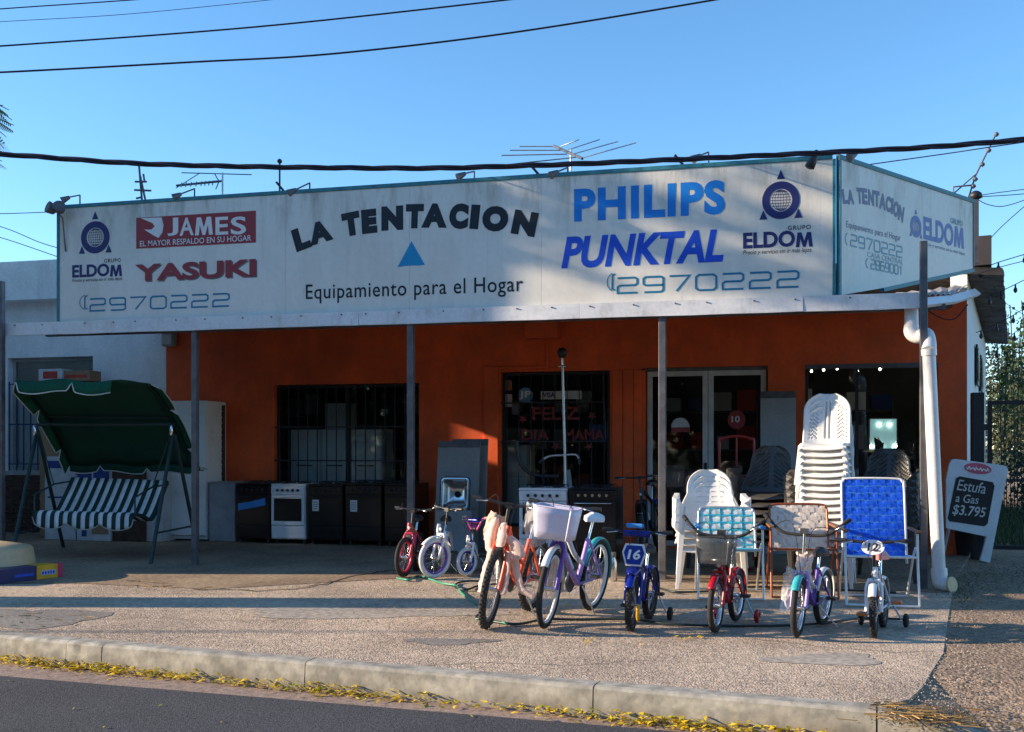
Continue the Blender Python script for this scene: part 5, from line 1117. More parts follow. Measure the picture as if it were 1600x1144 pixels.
# bucket behind it
bp_ = onG(1519, 872); t = thing('bin', 'black plastic bin behind the chalkboard sign', 'bin', (bp_.x, bp_.y + .35, .006)); mb = MB(); mb.lathe([(.13, 0), (.17, .36), (.185, .37), (.185, .39), (.15, .39), (.12, .05)], n=20); build('tub', mb, M['black_plastic'], t); mb = MB(); mb.torus((0, 0, .39), (0, 0, 1), .18, .008, 24, 6); build('rim', mb, M['dark_iron'], t)
# ================================================================ LEFT: SWING SEAT, CARTONS, TUB
t = thing('swing_seat', 'garden swing seat with dark green canopy and green striped cushion', 'swing seat', cc(-5.15, 12.9)); B = t.location
q = lambda x, d, z: cc(x, d, z) - B
ape = []
for (f0, r0, ap) in (((-5.86, 11.95), (-6.22, 14.2), (-6.05, 13.05)), ((-4.29, 12.15), (-4.17, 13.6), (-4.28, 12.95))):
    A = q(ap[0], ap[1], 1.62); ape.append(A)
    for e in (f0, r0): mb = MB(); mb.tube([q(e[0], e[1], 0), q(e[0], e[1], 0) * .04 + A * .96], .024, 8); build('leg', mb, M['green_iron'], t)
    mb = MB(); a = q(f0[0], f0[1], 0) * .78 + A * .22; b = q(r0[0], r0[1], 0) * .78 + A * .22; mb.tube([a, b], .014, 6); build('side_brace', mb, M['green_iron'], t)
mb = MB(); mb.tube([ape[0] + Vector((0, 0, .06)), ape[1] + Vector((0, 0, .06))], .022, 8); build('top_bar', mb, M['green_iron'], t)
F0, F1 = Vector(q(-5.93, 12.25, 2.20)), Vector(q(-4.38, 12.35, 2.18)); R0, R1 = Vector(q(-6.0, 13.9, 1.16)), Vector(q(-4.28, 13.7, 1.14))
def canopy_pt(u, v):
    a = F0.lerp(F1, u); b = R0.lerp(R1, u); p = a.lerp(b, v); p.z += .13 * math.sin(math.pi * v) + .05 * math.sin(math.pi * u) * math.sin(math.pi * v) - .02 * math.sin(u * 14) * (v > .9 or v < .05); return p
mb = MB(); mb.grid(canopy_pt, 14, 14); cn = build('canopy', mb, M['green_dark'], t, solid=.004)
def valance(edge, L_, sc, nm, out=0, m='green_fabric', phase=0.):
    N = 60; top = [edge(i / N) for i in range(N + 1)]
    def dr(i):
        s_ = (i / N * sc + phase) % 1.0; return L_ * (1 - .75 * max(0, 1 - min(s_, 1 - s_) / .07)) * (.9 + .1 * math.sin(math.pi * s_))
    dirn = Vector(out if out else (0, 0, -1)); bot = [p + dirn * dr(i) for i, p in enumerate(top)]
    mb = MB(); mb.add([p for pr_ in zip(top, bot) for p in pr_], [(2 * i, 2 * i + 1, 2 * i + 3, 2 * i + 2) for i in range(N)], True); v = build(nm, mb, M[m], t, solid=.003)
    mb = MB(); mb.tube([p + Vector((0, 0, -.002)) for p in bot], .008, 5); build('piping', mb, M['piping'], v)
valance(lambda u: canopy_pt(u * .72, 0), .17, 1.72, 'valance', (SA * .3, -CA * .3, -.9)); valance(lambda u: canopy_pt(u, 1), .10, 2.6, 'valance', 0, 'green_dark', .35)
valance(lambda u: canopy_pt(1, u), .17, 2.4, 'valance', (CA * .75, SA * .75, -.25)); valance(lambda u: canopy_pt(0, u), .17, 2.4, 'valance', (-CA * .4, -SA * .4, -.8))
mb = MB(); mb.tube([canopy_pt(.02, .5) - Vector((0, 0, .03)), canopy_pt(.98, .5) - Vector((0, 0, .03))], .011, 6); build('canopy_bar', mb, M['green_iron'], t)
for u in (.0, 1.): mb = MB(); mb.tube([canopy_pt(u, k / 6) - Vector((0, 0, .02)) for k in range(7)], .011, 6); build('canopy_bar', mb, M['green_iron'], t)
S0, S1 = Vector(q(-5.83, 12.5, .61)), Vector(q(-4.62, 12.55, .575)); Bk0, Bk1 = Vector(q(-5.80, 13.0, .555)), Vector(q(-4.52, 13.0, .52)); Tp0, Tp1 = Vector(q(-5.74, 13.35, 1.0)), Vector(q(-4.46, 13.3, .96))
prof = lambda u: [S0.lerp(S1, u) + Vector((-nC.x * -.06, -nC.y * -.06, -.25)) * 1.0, S0.lerp(S1, u), S0.lerp(Bk0, .5).lerp(S1.lerp(Bk1, .5), u) - Vector((0, 0, .03)), Bk0.lerp(Bk1, u), Tp0.lerp(Tp1, u)]
ns = 23
for i in range(ns):
    mb = MB(); k = 8; P_ = []
    for j in (0, 1):
        u = (i + j) / ns; S = prof(u); drop = abs(math.sin(u * math.pi * 3)) ** .3 * .14 + .06
        S[0] = S[1] + nC * .05 - Vector((0, 0, drop)); sp = smoothpath(S, 5)
        P_.append([p + Vector((0, 0, .012 * math.sin(n_ * .9))) for n_, p in enumerate(sp)])
    n = len(P_[0]); mb.add([p for pr_ in zip(*P_) for p in pr_], [(2 * a, 2 * a + 1, 2 * a + 3, 2 * a + 2) for a in range(n - 1)], True); build('cushion_stripe', mb, M['stripe_g' if i % 2 == 0 else 'stripe_w'], t, solid=.035)
mb = MB(); mb.tube([S0.lerp(S1, i / 45) + nC * .055 - Vector((0, 0, abs(math.sin(i / 45 * math.pi * 3)) ** .3 * .14 + .065)) for i in range(46)], .007, 5); build('piping', mb, M['piping'], t)
for s_, S_, T_, A in ((0, S0, Tp0, ape[0]), (1, S1, Tp1, ape[1])):
    mb = MB(); mb.tube([S_ + Vector((0, 0, -.03)), S_.lerp(T_, .0) + Vector((0, 0, .2)), (S_ + T_) / 2 + Vector((0, 0, .12)), T_ - Vector((0, 0, .05))], .012, 6); build('armrest', mb, M['green_iron'], t)
    mb = MB(); mb.tube([(S_ + T_) / 2 + Vector((0, 0, .12)), A * .98 + Vector((0, -.0, .02))], .008, 6); build('hanger', mb, M['green_iron'], t)
    mb = MB(); mb.lathe([(.012, -.07), (.022, -.05), (.022, .05), (.012, .07)], A + Vector((0, -.05, -.02)), 8); build('spring', mb, M['chrome'], t)
# cartons under and behind the swing
def pcarton(label, px0, px1, yb, z0, z1, dp, m, rz=0, prints=(), group='printed cartons stacked behind the swing seat'):
    x0, x1 = wx(px0, yb), wx(px1, yb); t = thing('carton', label, 'carton', ((x0 + x1) / 2, yb + dp / 2, z0), rz, group); w = (x1 - x0) / 2
    mb = MB(); mb.box(-w, w, -dp / 2, dp / 2, 0, z1 - z0); build('box', mb, M[m], t, bevel=.006)
    for (a, b, c, d, mm) in prints: mb = MB(); mb.box(-w + 2 * w * a, -w + 2 * w * b, -dp / 2 - .003, -dp / 2 - .0005, (z1 - z0) * c, (z1 - z0) * d); build('print_panel', mb, M[mm], t)
    return t
pcarton('white carton with blue print standing under the left of the swing seat', 70, 118, -.9, .006, 1.25, .4, 'carton_w', .0, ((.1, .6, .86, .95, 'carton_b'), (.1, .9, .5, .52, 'carton_b'), (.1, .8, .3, .32, 'grey_print')))
pcarton('carton with blue and red printed panels beneath the middle of the swing seat', 120, 172, -.95, .006, 1.22, .4, 'carton_w', .0, ((.02, .45, .62, .96, 'carton_b'), (.5, .98, .7, .96, 'carton_b'), (.15, .3, .05, .5, 'carton_b'), (.45, .95, .08, .4, 'carton')))
pcarton('dark brown carton right of the printed ones behind the cushion', 174, 226, -.9, .006, 1.2, .4, 'brown_block')
pcarton('grey white carton beside the refrigerator behind the swing', 228, 254, -.85, .006, 1.1, .35, 'carton_w', 0, ((.2, .7, .4, .5, 'b_teal'),))
pcarton('white carton with red lettering panel on top of the stack before the grilled window', 60, 96, -.55, 2.40, 2.60, .28, 'carton_w', .05, ((.2, .8, .25, .8, 'carton_r'),), None)
pcarton('flat brown carton beside the white one before the grilled window', 97, 140, -.5, 2.41, 2.57, .28, 'carton', 0, ((.1, .9, .3, .6, 'carton_r'),), None)
pcarton('tall brown carton standing behind the canopy as a base for the small boxes', 62, 138, -.52, .006, 2.395, .34, 'carton', 0, (), None)
t = thing('sand_tub', 'big beige plastic tub at the left edge, sunlit on top', 'tub', cc(-5.72, 10.95))
t.location.z = .006
mb = MB(); mb.lathe([(.62, 0), (.63, .05), (.58, .30), (.55, .325), (.3, .365), (.02, .375)], n=36); mb.v = [Vector((p.x, p.y * .85, p.z)) for p in mb.v]; build('shell', mb, M['beige_plastic'], t)
mb = MB(); mb.torus((0, 0, .03), (0, 0, 1), .63, .018, 36, 6); mb.v = [Vector((p.x, p.y * .85, p.z)) for p in mb.v]; build('rim', mb, M['beige_plastic'], t)
a = onG(-20, 916); b = onG(98, 902); d = (b - a); L_ = d.length; t = thing('long_box', 'long blue and yellow cardboard box lying in front of the beige tub', 'box', (a.x, a.y, .006), math.atan2(d.y, d.x))
for x0, x1, m_ in ((0, L_ * .64, 'blue_card'), (L_ * .64 + .001, L_ * .93, 'yellow'), (L_ * .93 + .001, L_, 'magenta')):
    mb = MB(); mb.box(x0, x1, 0, .2, 0, .145); build('box_section', mb, M[m_], t)
mb = MB(); mb.box(L_ * .70, L_ * .90, -.003, -.0005, .04, .09); build('print_panel', mb, M['carton_w'], t); mb = MB(); mb.box(L_ * .35, L_ * .6, -.003, -.0005, .05, .075); build('print_panel', mb, M['royal_print'], t)
for k in range(5):
    mb = MB(); mb.box(L_ * (.71 + k * .037), L_ * (.735 + k * .037), -.005, -.0035, .048, .08); build('printed_figure', mb, M['royal_print'], t)
# ================================================================ PLASTIC CHAIRS
def resin_chair(name, label, cat, loc, rz, m, arms=True, style='slots', group=None, hb=.44, w=.25):
    t = thing(name, label, cat, loc, rz, group); f = M[m]; sh = .42
    W = lambda v: w * (1.0 + (.12 if arms else .02) * max(0, 1 - v * 3)) * math.sqrt(max(.02, 1 - max(0, (v - .62) / .40) ** 2.4)) if not arms else (w * (1.16 - .42 * min(1, v / .55) ** 1.2 if v < .55 else .74 * math.sqrt(max(.05, 1 - ((v - .55) / .47) ** 3))))
    def back(u, v):
        x = (u * 2 - 1) * W(v); y = .22 + v * hb * .30 + .0 - .05 * (1 - (u * 2 - 1) ** 2) * -1; return (x, y, sh - .02 + v * hb)
    NU, NV = (34, 84) if style == 'slots' else (33, 40)
    def skip(i, j):
        v = j / NV; u = i / NU
        if style == 'slots': return .36 < v < .94 and j % 8 == 0 and 5 < i < 29 and (i % 6) not in (0, 5) and not (v > .86 and (u < .36 or u > .64))
        if style == 'fan':
            s_ = abs(u - .5)
            if .2 < s_ < .42: return .12 < v < .82 and (int(j + s_ * 60) % 3 == 0) and i % 33 not in (3, 29)
            return s_ < .13 and .1 < v < .85 and i % 3 == 0
        s_ = abs(u - .5); return .1 < v < .88 and .05 < s_ < .45 and int(j + s_ * 34) % 4 == 0 and i % 8 != 0
    mb = MB(); mb.grid(back, NU, NV, skip); build('backrest', mb, f, t, solid=.012)
    def seat(u, v):
        x = (u * 2 - 1) * w * (1.0 if v > .2 else .96); y = -.24 + v * .48; e = abs(u * 2 - 1)
        z = sh - .02 * (1 - e * e) - (.05 * max(0, 1 - v / .12)) - (.03 if e > .95 else 0); return (x, y - .012 * (v < .01), z)
    mb = MB(); mb.grid(seat, 20, 18, lambda i, j: style != 'fan' and 3 < j < 14 and j % 3 == 0 and 3 < i < 16 and i % 4 != 0); build('seat', mb, f, t, solid=.012)
    for sx in (-1, 1):
        for (x0, y0, x1, y1, z1) in ((w - .03, -.21, w + .015, -.26, sh - .03 if not arms else sh + .18), (w - .05, .2, w - .0, .30, sh)):
            mb = MB(); mb.tube([(sx * x1, y1, 0), (sx * x0, y0, z1)], [.026, .044] if arms else [.022, .034], 4, up=(1, 0, 0)); build('leg', mb, f, t, bevel=.004)
        if arms:
            mb = MB(); P = smoothpath([(sx * (w - .02), -.22, sh + .14), (sx * (w + .03), -.24, sh + .21), (sx * (w + .045), -.12, sh + .225), (sx * (w + .04), .08, sh + .22), (sx * (w + .02), .24, sh + .25)], 4)
            mb.tube(P, .042, 4, flat=(1.2, .9), up=(0, 0, 1)); build('armrest', mb, f, t, bevel=.004)
    return t
def stack(src, n, dz, dy, labels, rz=0):
    base = src.location.copy(); out = [src]
    for i in range(1, n):
        c = copy_tree(src); c.location = base + Vector((-math.sin(src.rotation_euler.z) * -dy * i, math.cos(src.rotation_euler.z) * dy * i, dz * i)); c.rotation_euler.z += random.uniform(-.03, .03); c.location += Vector((random.uniform(-.006, .006), random.uniform(-.004, .004), 0)); out.append(c)
    for i, o in enumerate(out): o['label'] = labels[0] if i == 0 else labels[2] if i == n - 1 else labels[1]
    return out
p = cc(1.98, 10.2); a = resin_chair('plastic_armchair', '', 'chair', (p.x, p.y, .006), R(4), 'white_plastic', True, 'slots', 'stack of white slotted armchairs', .54, .31)
stack(a, 4, .07, .014, ['lowest white armchair, its legs standing on the pavement left of the stack', 'one of the middle white armchairs nested in the short stack behind the turquoise webbed chair', 'topmost white slotted armchair behind the turquoise webbed chair'])
p = cc(3.16, 10.25); a = resin_chair('plastic_chair', '', 'chair', (p.x, p.y, .006), R(-9), 'white_plastic', False, 'fan', 'tall stack of white armless chairs', .54, .235)
stack(a, 16, .067, .009, ['lowest white armless chair at the foot of the tall stack', 'one of the middle white armless chairs nested in the tall white stack', 'topmost white armless chair of the tall stack, its fan slotted back free'])
p = cc(2.72, 11.0); a = resin_chair('plastic_armchair', '', 'chair', (p.x, p.y, .006), R(-10), 'dark_plastic', True, 'rattan', 'dark chair stack left of the tall white stack', .52, .30)
stack(a, 7, .08, .010, ['lowest dark chair of the stack left of the tall white chairs', 'one of the nested dark chairs left of the tall white chairs', 'topmost dark chair with ribbed back, left of the tall white chairs'])
p = cc(3.92, 10.75); a = resin_chair('plastic_armchair', '', 'chair', (p.x, p.y, .006), R(-12), 'dark_plastic', True, 'rattan', 'dark chair stack beside the downpipe', .52, .30)
stack(a, 7, .075, .010, ['lowest dark chair of the stack beside the downpipe', 'one of the nested dark chairs beside the downpipe', 'topmost dark chair beside the downpipe, below the lit mirror'])
p = cc(2.2, 11.35); a = resin_chair('plastic_armchair', 'dark round backed chair peeping over the white armchairs', 'chair', (p.x, p.y, .006), R(-4), 'dark_plastic', True, 'rattan', None, .52, .29)
p = onY(1408, 700, .9); a = resin_chair('plastic_armchair', '', 'chair', (p.x, p.y, .032), R(-10), 'dark_plastic', True, 'rattan', 'dark chairs stacked inside the right window', .52, .25)  # stack added behind the glass to imitate a reflection
stack(a, 11, .082, .006, ['lowest dark chair of the stack inside the right window', 'one of the nested dark chairs inside the right window', 'topmost dark chair behind the glass of the right window'])
# ================================================================ WEBBED FOLDING CHAIRS
def webbed(label, loc, rz, fm, m1, m2, w, bh, nv, nh, arm, legm, group, edge=None, seatz=.42, tilt=16):
    t = thing('folding_chair', label, 'chair', loc, rz, group); F = M[fm]
    up = Vector((0, math.sin(R(tilt)), math.cos(R(tilt)))); b0 = Vector((0, .20, seatz - .05)); fr = .011
    q = lambda x, h: Vector((x, 0, 0)) + b0 + up * h
    mb = MB(); mb.tube(smoothpath([q(-w, -.02), q(-w, bh - .09), q(-w + .015, bh - .03), q(-w + .07, bh), q(w - .07, bh), q(w - .015, bh - .03), q(w, bh - .09), q(w, -.02)], 4), fr, 8); build('back_frame', mb, F, t)
    sz = lambda y: seatz + .03 * (.2 - y) / .45
    mb = MB(); mb.tube(smoothpath([(-w, .2, sz(.2)), (-w, -.2, sz(-.2)), (-w + .05, -.25, sz(-.25)), (w - .05, -.25, sz(-.25)), (w, -.2, sz(-.2)), (w, .2, sz(.2))], 4), fr, 8); build('seat_frame', mb, F, t)
    def weave(O, U, V_, N, WU, LV, nu, nv, nm):
        sw = 2 * WU / nu
        for d_ in (0, 1):
            cnt = nu if d_ == 0 else nv; oth = nv if d_ == 0 else nu; lw = (2 * WU / nu if d_ == 0 else LV / nv) * .475
            for i in range(cnt):
                mb = MB(); K = oth * 4; vs = []
                for k in range(K + 1):
                    s_ = k / K; wv = .0016 * (1 if math.cos(s_ * oth * math.pi) > 0 else -1) * (1 if (i + d_) % 2 else -1)
                    if d_ == 0: c = O + U * (-WU + (i + .5) * 2 * WU / nu) + V_ * (s_ * LV); e = U * lw
                    else: c = O + U * (-WU + s_ * 2 * WU) + V_ * ((i + .5) * LV / nv); e = V_ * lw
                    vs += [c - e + N * wv, c + e + N * wv]
                mb.add(vs, [(2 * k, 2 * k + 1, 2 * k + 3, 2 * k + 2) for k in range(K)], False)
                st = build('strap', mb, M[m2 if (d_ == 0 and m1 != m2) else m1], t, solid=.0012)
                if edge:
                    mb = MB()
                    for side in (0, 1):
                        ps = [(vs[2 * k + side] - (vs[2 * k + 1 - side] - vs[2 * k + side]).normalized() * -.003) for k in range(K + 1)]
                        mb.tube([p_ + N * .0016 for p_ in ps], .0015 if edge != 'web_teal' else .006, 3)
                    build('strap_edge', mb, M[edge], st)['kind'] = 'stuff'
    nrm = Vector((0, -math.cos(R(tilt)), math.sin(R(tilt)))); weave(q(0, .02), Vector((1, 0, 0)), up, nrm, w - .008, bh - .025, nv, nh, 'back')
    weave(Vector((0, .19, sz(.19) + .0)), Vector((1, 0, 0)), Vector((0, -1, .067)).normalized(), Vector((0, 0, 1)), w - .008, .42, nv, max(4, int(nh * .7)), 'seat')
    for s_ in (-1, 1):
        x = s_ * (w + .025)
        mb = MB(); mb.tube(smoothpath([(x, -.30, .012), (x, -.22, .35), (x, -.19, .63)], 3), fr, 7); build('leg', mb, F, t)
        mb = MB(); mb.tube([(x, .34, .012), (x, .02, sz(0)), (x, -.1, .5)], fr, 7); build('leg', mb, F, t)
        mb = MB(); mb.box(x - .022, x + .022, -.27, .22, .64, .662); build('armrest', mb, M[arm], t, bevel=.009)
    mb = MB(); mb.tube([(-w - .025, -.30, .014), (w + .025, -.30, .014)], fr, 7); build('floor_bar', mb, F, t)
    mb = MB(); mb.tube([(-w - .025, .34, .014), (w + .025, .34, .014)], fr, 7); build('floor_bar', mb, F, t)
    return t
p = cc(2.02, 9.55); webbed('turquoise and white webbed folding chair in front of the white armchairs', (p.x, p.y, .006), R(6), 'alu', 'web_white', 'web_white', .265, .45, 5, 6, 'web_blue2', 0, 'webbed folding garden chairs', 'web_teal')
p = cc(2.72, 9.62); webbed('beige webbed folding chair with copper coloured frame', (p.x, p.y, .006), R(4), 'copper', 'web_beige', 'web_beige', .27, .48, 7, 6, 'wood', 0, 'webbed folding garden chairs')
p = cc(3.27, 9.15); webbed('bright blue high backed folding chair with white frame and wooden armrests', (p.x, p.y, .006), R(2), 'white_plastic', 'web_blue', 'web_blue', .275, .76, 7, 11, 'wood', 0, 'webbed folding garden chairs', 'web_edge', .40, 12)
# ================================================================ BICYCLES
def wheel(t, nm, c, Rr, tw, tyre, rim, sp=20, knob=False, Mx=None):
    g = lambda: MB()
    def mk(): b = MB(); b.M = (Mx or Matrix.Identity(4)); return b
    mb = mk(); mb.torus(c, (0, 1, 0), Rr - tw / 2, tw / 2, 40, 10)
    if knob:
        for i in range(56):
            a = 2 * math.pi * i / 56
            for sy in (-1, 1):
                o = Vector(c) + Vector((math.cos(a) * (Rr), sy * tw * .22 + (.3 if i % 2 else -.3) * tw * .25, math.sin(a) * (Rr))); d = Vector((math.cos(a), 0, math.sin(a)))
                mb.cyl(o - d * .006, o + d * .003, .009, .007, 4)
    w = build(nm, mb, M[tyre], t)
    mb = mk(); mb.torus(c, (0, 1, 0), Rr - tw - .006, .012, 36, 6, 1.3); build('rim', mb, M[rim], w)
    mb = mk(); c = Vector(c)
    for i in range(sp):
        a = 2 * math.pi * i / sp; s_ = .028 if i % 2 else -.028; b_ = a + (.5 if i % 4 < 2 else -.5)
        mb.cyl(c + Vector((math.cos(b_) * .02, s_, math.sin(b_) * .02)), c + Vector((math.cos(a) * (Rr - tw), 0, math.sin(a) * (Rr - tw))), .0018, n=3, caps=False)
    build('spoke_set', mb, M['chrome'], w)['kind'] = 'stuff'
    mb = mk(); mb.cyl(c - Vector((0, .045, 0)), c + Vector((0, .045, 0)), .018, n=10); build('hub', mb, M['steel'], w)
    return w
def arc_guard(t, c, Rr, a0, a1, wd, m, Mx=None):
    mb = MB(); mb.M = Mx or Matrix.Identity(4); c = Vector(c); N = 22
    def f(u, v): a = R(a0 + (a1 - a0) * u); s_ = v * 2 - 1; r_ = Rr - .012 * s_ * s_; return c + Vector((math.cos(a) * r_, s_ * wd, math.sin(a) * r_))
    mb.grid(f, N, 4); return build('mudguard', mb, M[m], t, solid=.003)
def bike(label, fpx, rpx, Rf, o):
    A = onG(*fpx); B = onG(*rpx); d = A - B; wb = o.get('wb', max(1.9 * Rf, min(3.3 * Rf, d.length))); ang = math.atan2(d.y, d.x)
    if 'wb' in o or abs(wb - d.length) > .01: B = A - d.normalized() * wb
    t = thing('bicycle', label, 'bicycle', (B.x, B.y, .006), rot=(R(o.get('lean', 0)), 0, ang), group='bicycles lined up in front of the shop')
    lift = o.get('z', 0); t.location.z += lift
    tw = o.get('tw', .045); fm = M[o['frame']]; fm2 = M[o.get('fork', o['frame'])]; Rr = o.get('Rr', Rf)
    ks = Rf / .25; hx = wb - .30 * (Rf + .1); zc = 2 * Rf + .05; hh = .10 * min(1.3, ks)
    St = Matrix.Translation((wb, 0, 0)) @ Matrix.Rotation(R(o.get('steer', 0)), 4, 'Z') @ Matrix.Translation((-wb, 0, 0))
    wheel(t, 'front_wheel', (wb, 0, Rf), Rf, tw, o.get('tyre', 'rubber'), o.get('rim', 'chrome'), 24 if Rf > .28 else 16, o.get('knob'), St)
    wheel(t, 'rear_wheel', (0, 0, Rr), Rr, tw, o.get('tyre', 'rubber'), o.get('rim', 'chrome'), 24 if Rf > .28 else 16, o.get('knob'))
    def smk(): b = MB(); b.M = St; return b
    bb = Vector((wb * .42, 0, Rf * .92)); hb_ = Vector((hx, 0, zc)); ht = Vector((hx - .035, 0, zc + hh)); zs = zc + hh + o.get('seat', .02) ; stt = Vector((wb * .27, 0, zc - .02 * ks))
    r_ = .017 * min(1.25, max(.95, ks))
    mb = MB(); mb.tube([hb_, ht], r_ * 1.25, 8); build('head_tube', mb, fm, t)
    mb = MB(); mb.tube(smoothpath([hb_, hb_.lerp(bb, .5) + Vector((0, 0, -.03 if o.get('step') else .0)), bb], 4), r_ * 1.1, 8); build('down_tube', mb, fm, t)
    mb = MB(); te = bb.lerp(stt, .45 if o.get('step') else .9); mb.tube(smoothpath([ht - Vector((0, 0, .02)), ht.lerp(te, .55) + Vector((0, 0, -.05 if o.get('step') else .0)), te], 4), r_, 8); build('top_tube', mb, M[o.get('frame2', o['frame'])], t)
    mb = MB(); mb.tube([bb, stt], r_, 8); build('seat_tube', mb, fm, t)
    for s_ in (-1, 1):
        mb = MB(); mb.tube([bb + Vector((0, s_ * .02, 0)), (0, s_ * .05, Rr)], r_ * .6, 6); mb.tube([(0, s_ * .05, Rr), stt + Vector((0, s_ * .015, -.02))], r_ * .55, 6); build('rear_stay', mb, fm, t)
        mb = smk(); mb.tube(smoothpath([(hx + .008, s_ * .03, zc - .01), (hx + .03, s_ * (.03 + tw * .5), zc - .07), (wb, s_ * (.035 + tw * .35), Rf)], 3), r_ * .85, 7); build('fork_blade', mb, fm2, t)
    mb = smk(); mb.box(hx - .015, hx + .03, -.045, .045, zc - .025, zc - .002); build('fork_crown', mb, fm2, t, bevel=.006)
    sp = stt + (stt - bb).normalized() * (zs - stt.z) * 1.02; mb = MB(); mb.tube([stt, sp], .012, 8); build('seat_post', mb, M['chrome'], t)
    def sad(u, v):
        a = u * 2 * math.pi; L_ = .115 * min(1.2, max(.85, ks)); x = math.cos(a); w_ = (.075 if x < 0 else .03 + .045 * (1 - x) ** 1.5 * .9) * math.sin(a); k = 1 - v
        return sp + Vector((x * L_ * (k ** .5) + .01, w_ * (k ** .5) * min(1.2, max(.85, ks)), .02 + .03 * v + (.012 if x < -.5 else 0)))
    mb = MB(); mb.grid(sad, 18, 5); P_ = [sad(i / 18, 0) for i in range(18)]; mb.add(P_ + [p_ - Vector((0, 0, .03)) for p_ in P_], [(i, (i + 1) % 18, 18 + (i + 1) % 18, 18 + i) for i in range(18)], True); mb.add([p_ - Vector((0, 0, .03)) for p_ in P_], [tuple(range(17, -1, -1))]); build('saddle', mb, M[o.get('saddle', 'black_plastic')], t)
    cr_ = .11 * min(1.3, ks)
    for s_ in (-1, 1):
        a = R(40 + (180 if s_ > 0 else 0)); e = bb + Vector((math.cos(a) * cr_ * .8, s_ * .065, -math.sin(a) * cr_ * .8)); mb = MB(); mb.tube([bb + Vector((0, s_ * .06, 0)), e], .008, 6); mb.cyl(e, e + Vector((0, s_ * .03, 0)), .006, n=6); build('crank', mb, M['steel'], t)
        mb = MB(); mb.box(e.x - .035, e.x + .035, e.y + s_ * .02, e.y + s_ * .09, e.z - .011, e.z + .011); build('pedal', mb, M[o.get('pedal', 'black_plastic')], t, bevel=.004)
    mb = MB(); mb.cyl(bb + Vector((0, -.055, 0)), bb + Vector((0, -.05, 0)), cr_ * .62, n=18); mb.cyl(Vector((0, -.055, Rr)), Vector((0, -.05, Rr)), .03, n=12); mb.tube([bb + Vector((0, -.053, cr_ * .62)), (0, -.053, Rr + .03)], .004, 4); mb.tube([bb + Vector((0, -.053, -cr_ * .62)), (0, -.053, Rr - .03)], .004, 4); build('chain_drive', mb, M['steel_grey'], t)['kind'] = 'stuff'
    if o.get('guard'):
        mb = MB(); mb.prism([(-.03, Rr - .03), (bb.x + .04, bb.z - cr_ * .6), (bb.x + cr_ * .7, bb.z), (bb.x + .04, bb.z + cr_ * .65), (-.03, Rr + .035)], -.075, -.066); build('chain_guard', mb, M[o['guard']], t, bevel=.003)
    if o.get('mud'):
        arc_guard(t, (0, 0, Rr), Rr + .022, o.get('m0', 20), 190, tw * .62, o['mud']); arc_guard(t, (wb, 0, Rf), Rf + .022, 40, 150, tw * .62, o.get('mudf', o['mud']), St)
    # handlebar
    zb_ = o.get('bar', .18) + zc + hh; hw = o.get('hw', .25); bm = M[o.get('barm', 'black_plastic')]; stx = hx - .05
    mb = smk(); mb.tube([ht, (stx, 0, zb_ - (.0 if o.get('type') != 'bmx' else .10))], .013, 8); mb.box(stx - .02, stx + .02, -.03, .03, zb_ - .02 - (.0 if o.get('type') != 'bmx' else .10), zb_ + .02 - (.0 if o.get('type') != 'bmx' else .10)); build('stem', mb, M[o.get('stem', 'black_plastic')], t)
    ty = o.get('type', 'flat')
    P_ = {'flat': [(-.01, -hw, .02), (0, -hw * .4, .01), (0, 0, 0), (0, hw * .4, .01), (-.01, hw, .02)],
          'swoop': [(-.06, -hw, .10), (-.03, -hw * .85, .06), (.0, -hw * .58, -.01), (0, -hw * .3, -.03), (0, 0, -.03), (0, hw * .3, -.03), (.0, hw * .58, -.01), (-.03, hw * .85, .06), (-.06, hw, .10)],
          'bmx': [(-.04, -hw, .03), (-.01, -hw * .62, .02), (0, -hw * .5, -.02), (0, -hw * .2, -.10), (0, 0, -.105), (0, hw * .2, -.10), (0, hw * .5, -.02), (-.01, hw * .62, .02), (-.04, hw, .03)]}[ty]
    P_ = [Vector((stx + x, y, zb_ + z)) for x, y, z in P_]; S_ = smoothpath(P_, 4); mb = smk(); mb.tube(S_, .012, 8)
    if ty == 'bmx': mb.tube([P_[2], P_[-3]], .009, 6)
    hbr = build('handlebar', mb, bm, t)
    for e in (0, -1):
        n = len(S_); seg = S_[:max(3, n // 7)] if e == 0 else S_[-max(3, n // 7):]; mb = smk(); mb.tube(seg, .0175, 8); build('grip', mb, M[o.get('grip', 'black_plastic')], hbr)
        j = S_[n // 5] if e == 0 else S_[-n // 5]; k_ = S_[0] if e == 0 else S_[-1]; mb = smk(); mb.tube([j, j + Vector((.045, 0, .0)), k_.lerp(j, .35) + Vector((.055, 0, -.015))], .005, 5); build('brake_lever', mb, M['steel'], hbr)
    mb = smk(); mb.tube(smoothpath([S_[len(S_) // 5] + Vector((.03, 0, 0)), Vector((stx + .12, -.07, zb_ + .06)), Vector((hx + .05, 0, zc - .01))], 6), .003, 4); mb.tube(smoothpath([S_[-len(S_) // 5] + Vector((.03, 0, 0)), Vector((stx + .13, .08, zb_ + .02)), Vector((hx - .01, .03, zc + .02))], 6), .003, 4); build('brake_cable', mb, M['black_plastic'], t)['kind'] = 'stuff'
    if o.get('pad'): mb = smk(); mb.tube([(stx, -hw * .38, zb_ + .0), (stx, hw * .38, zb_ + .0)], .026, 10); build('bar_pad', mb, M[o['pad']], t)
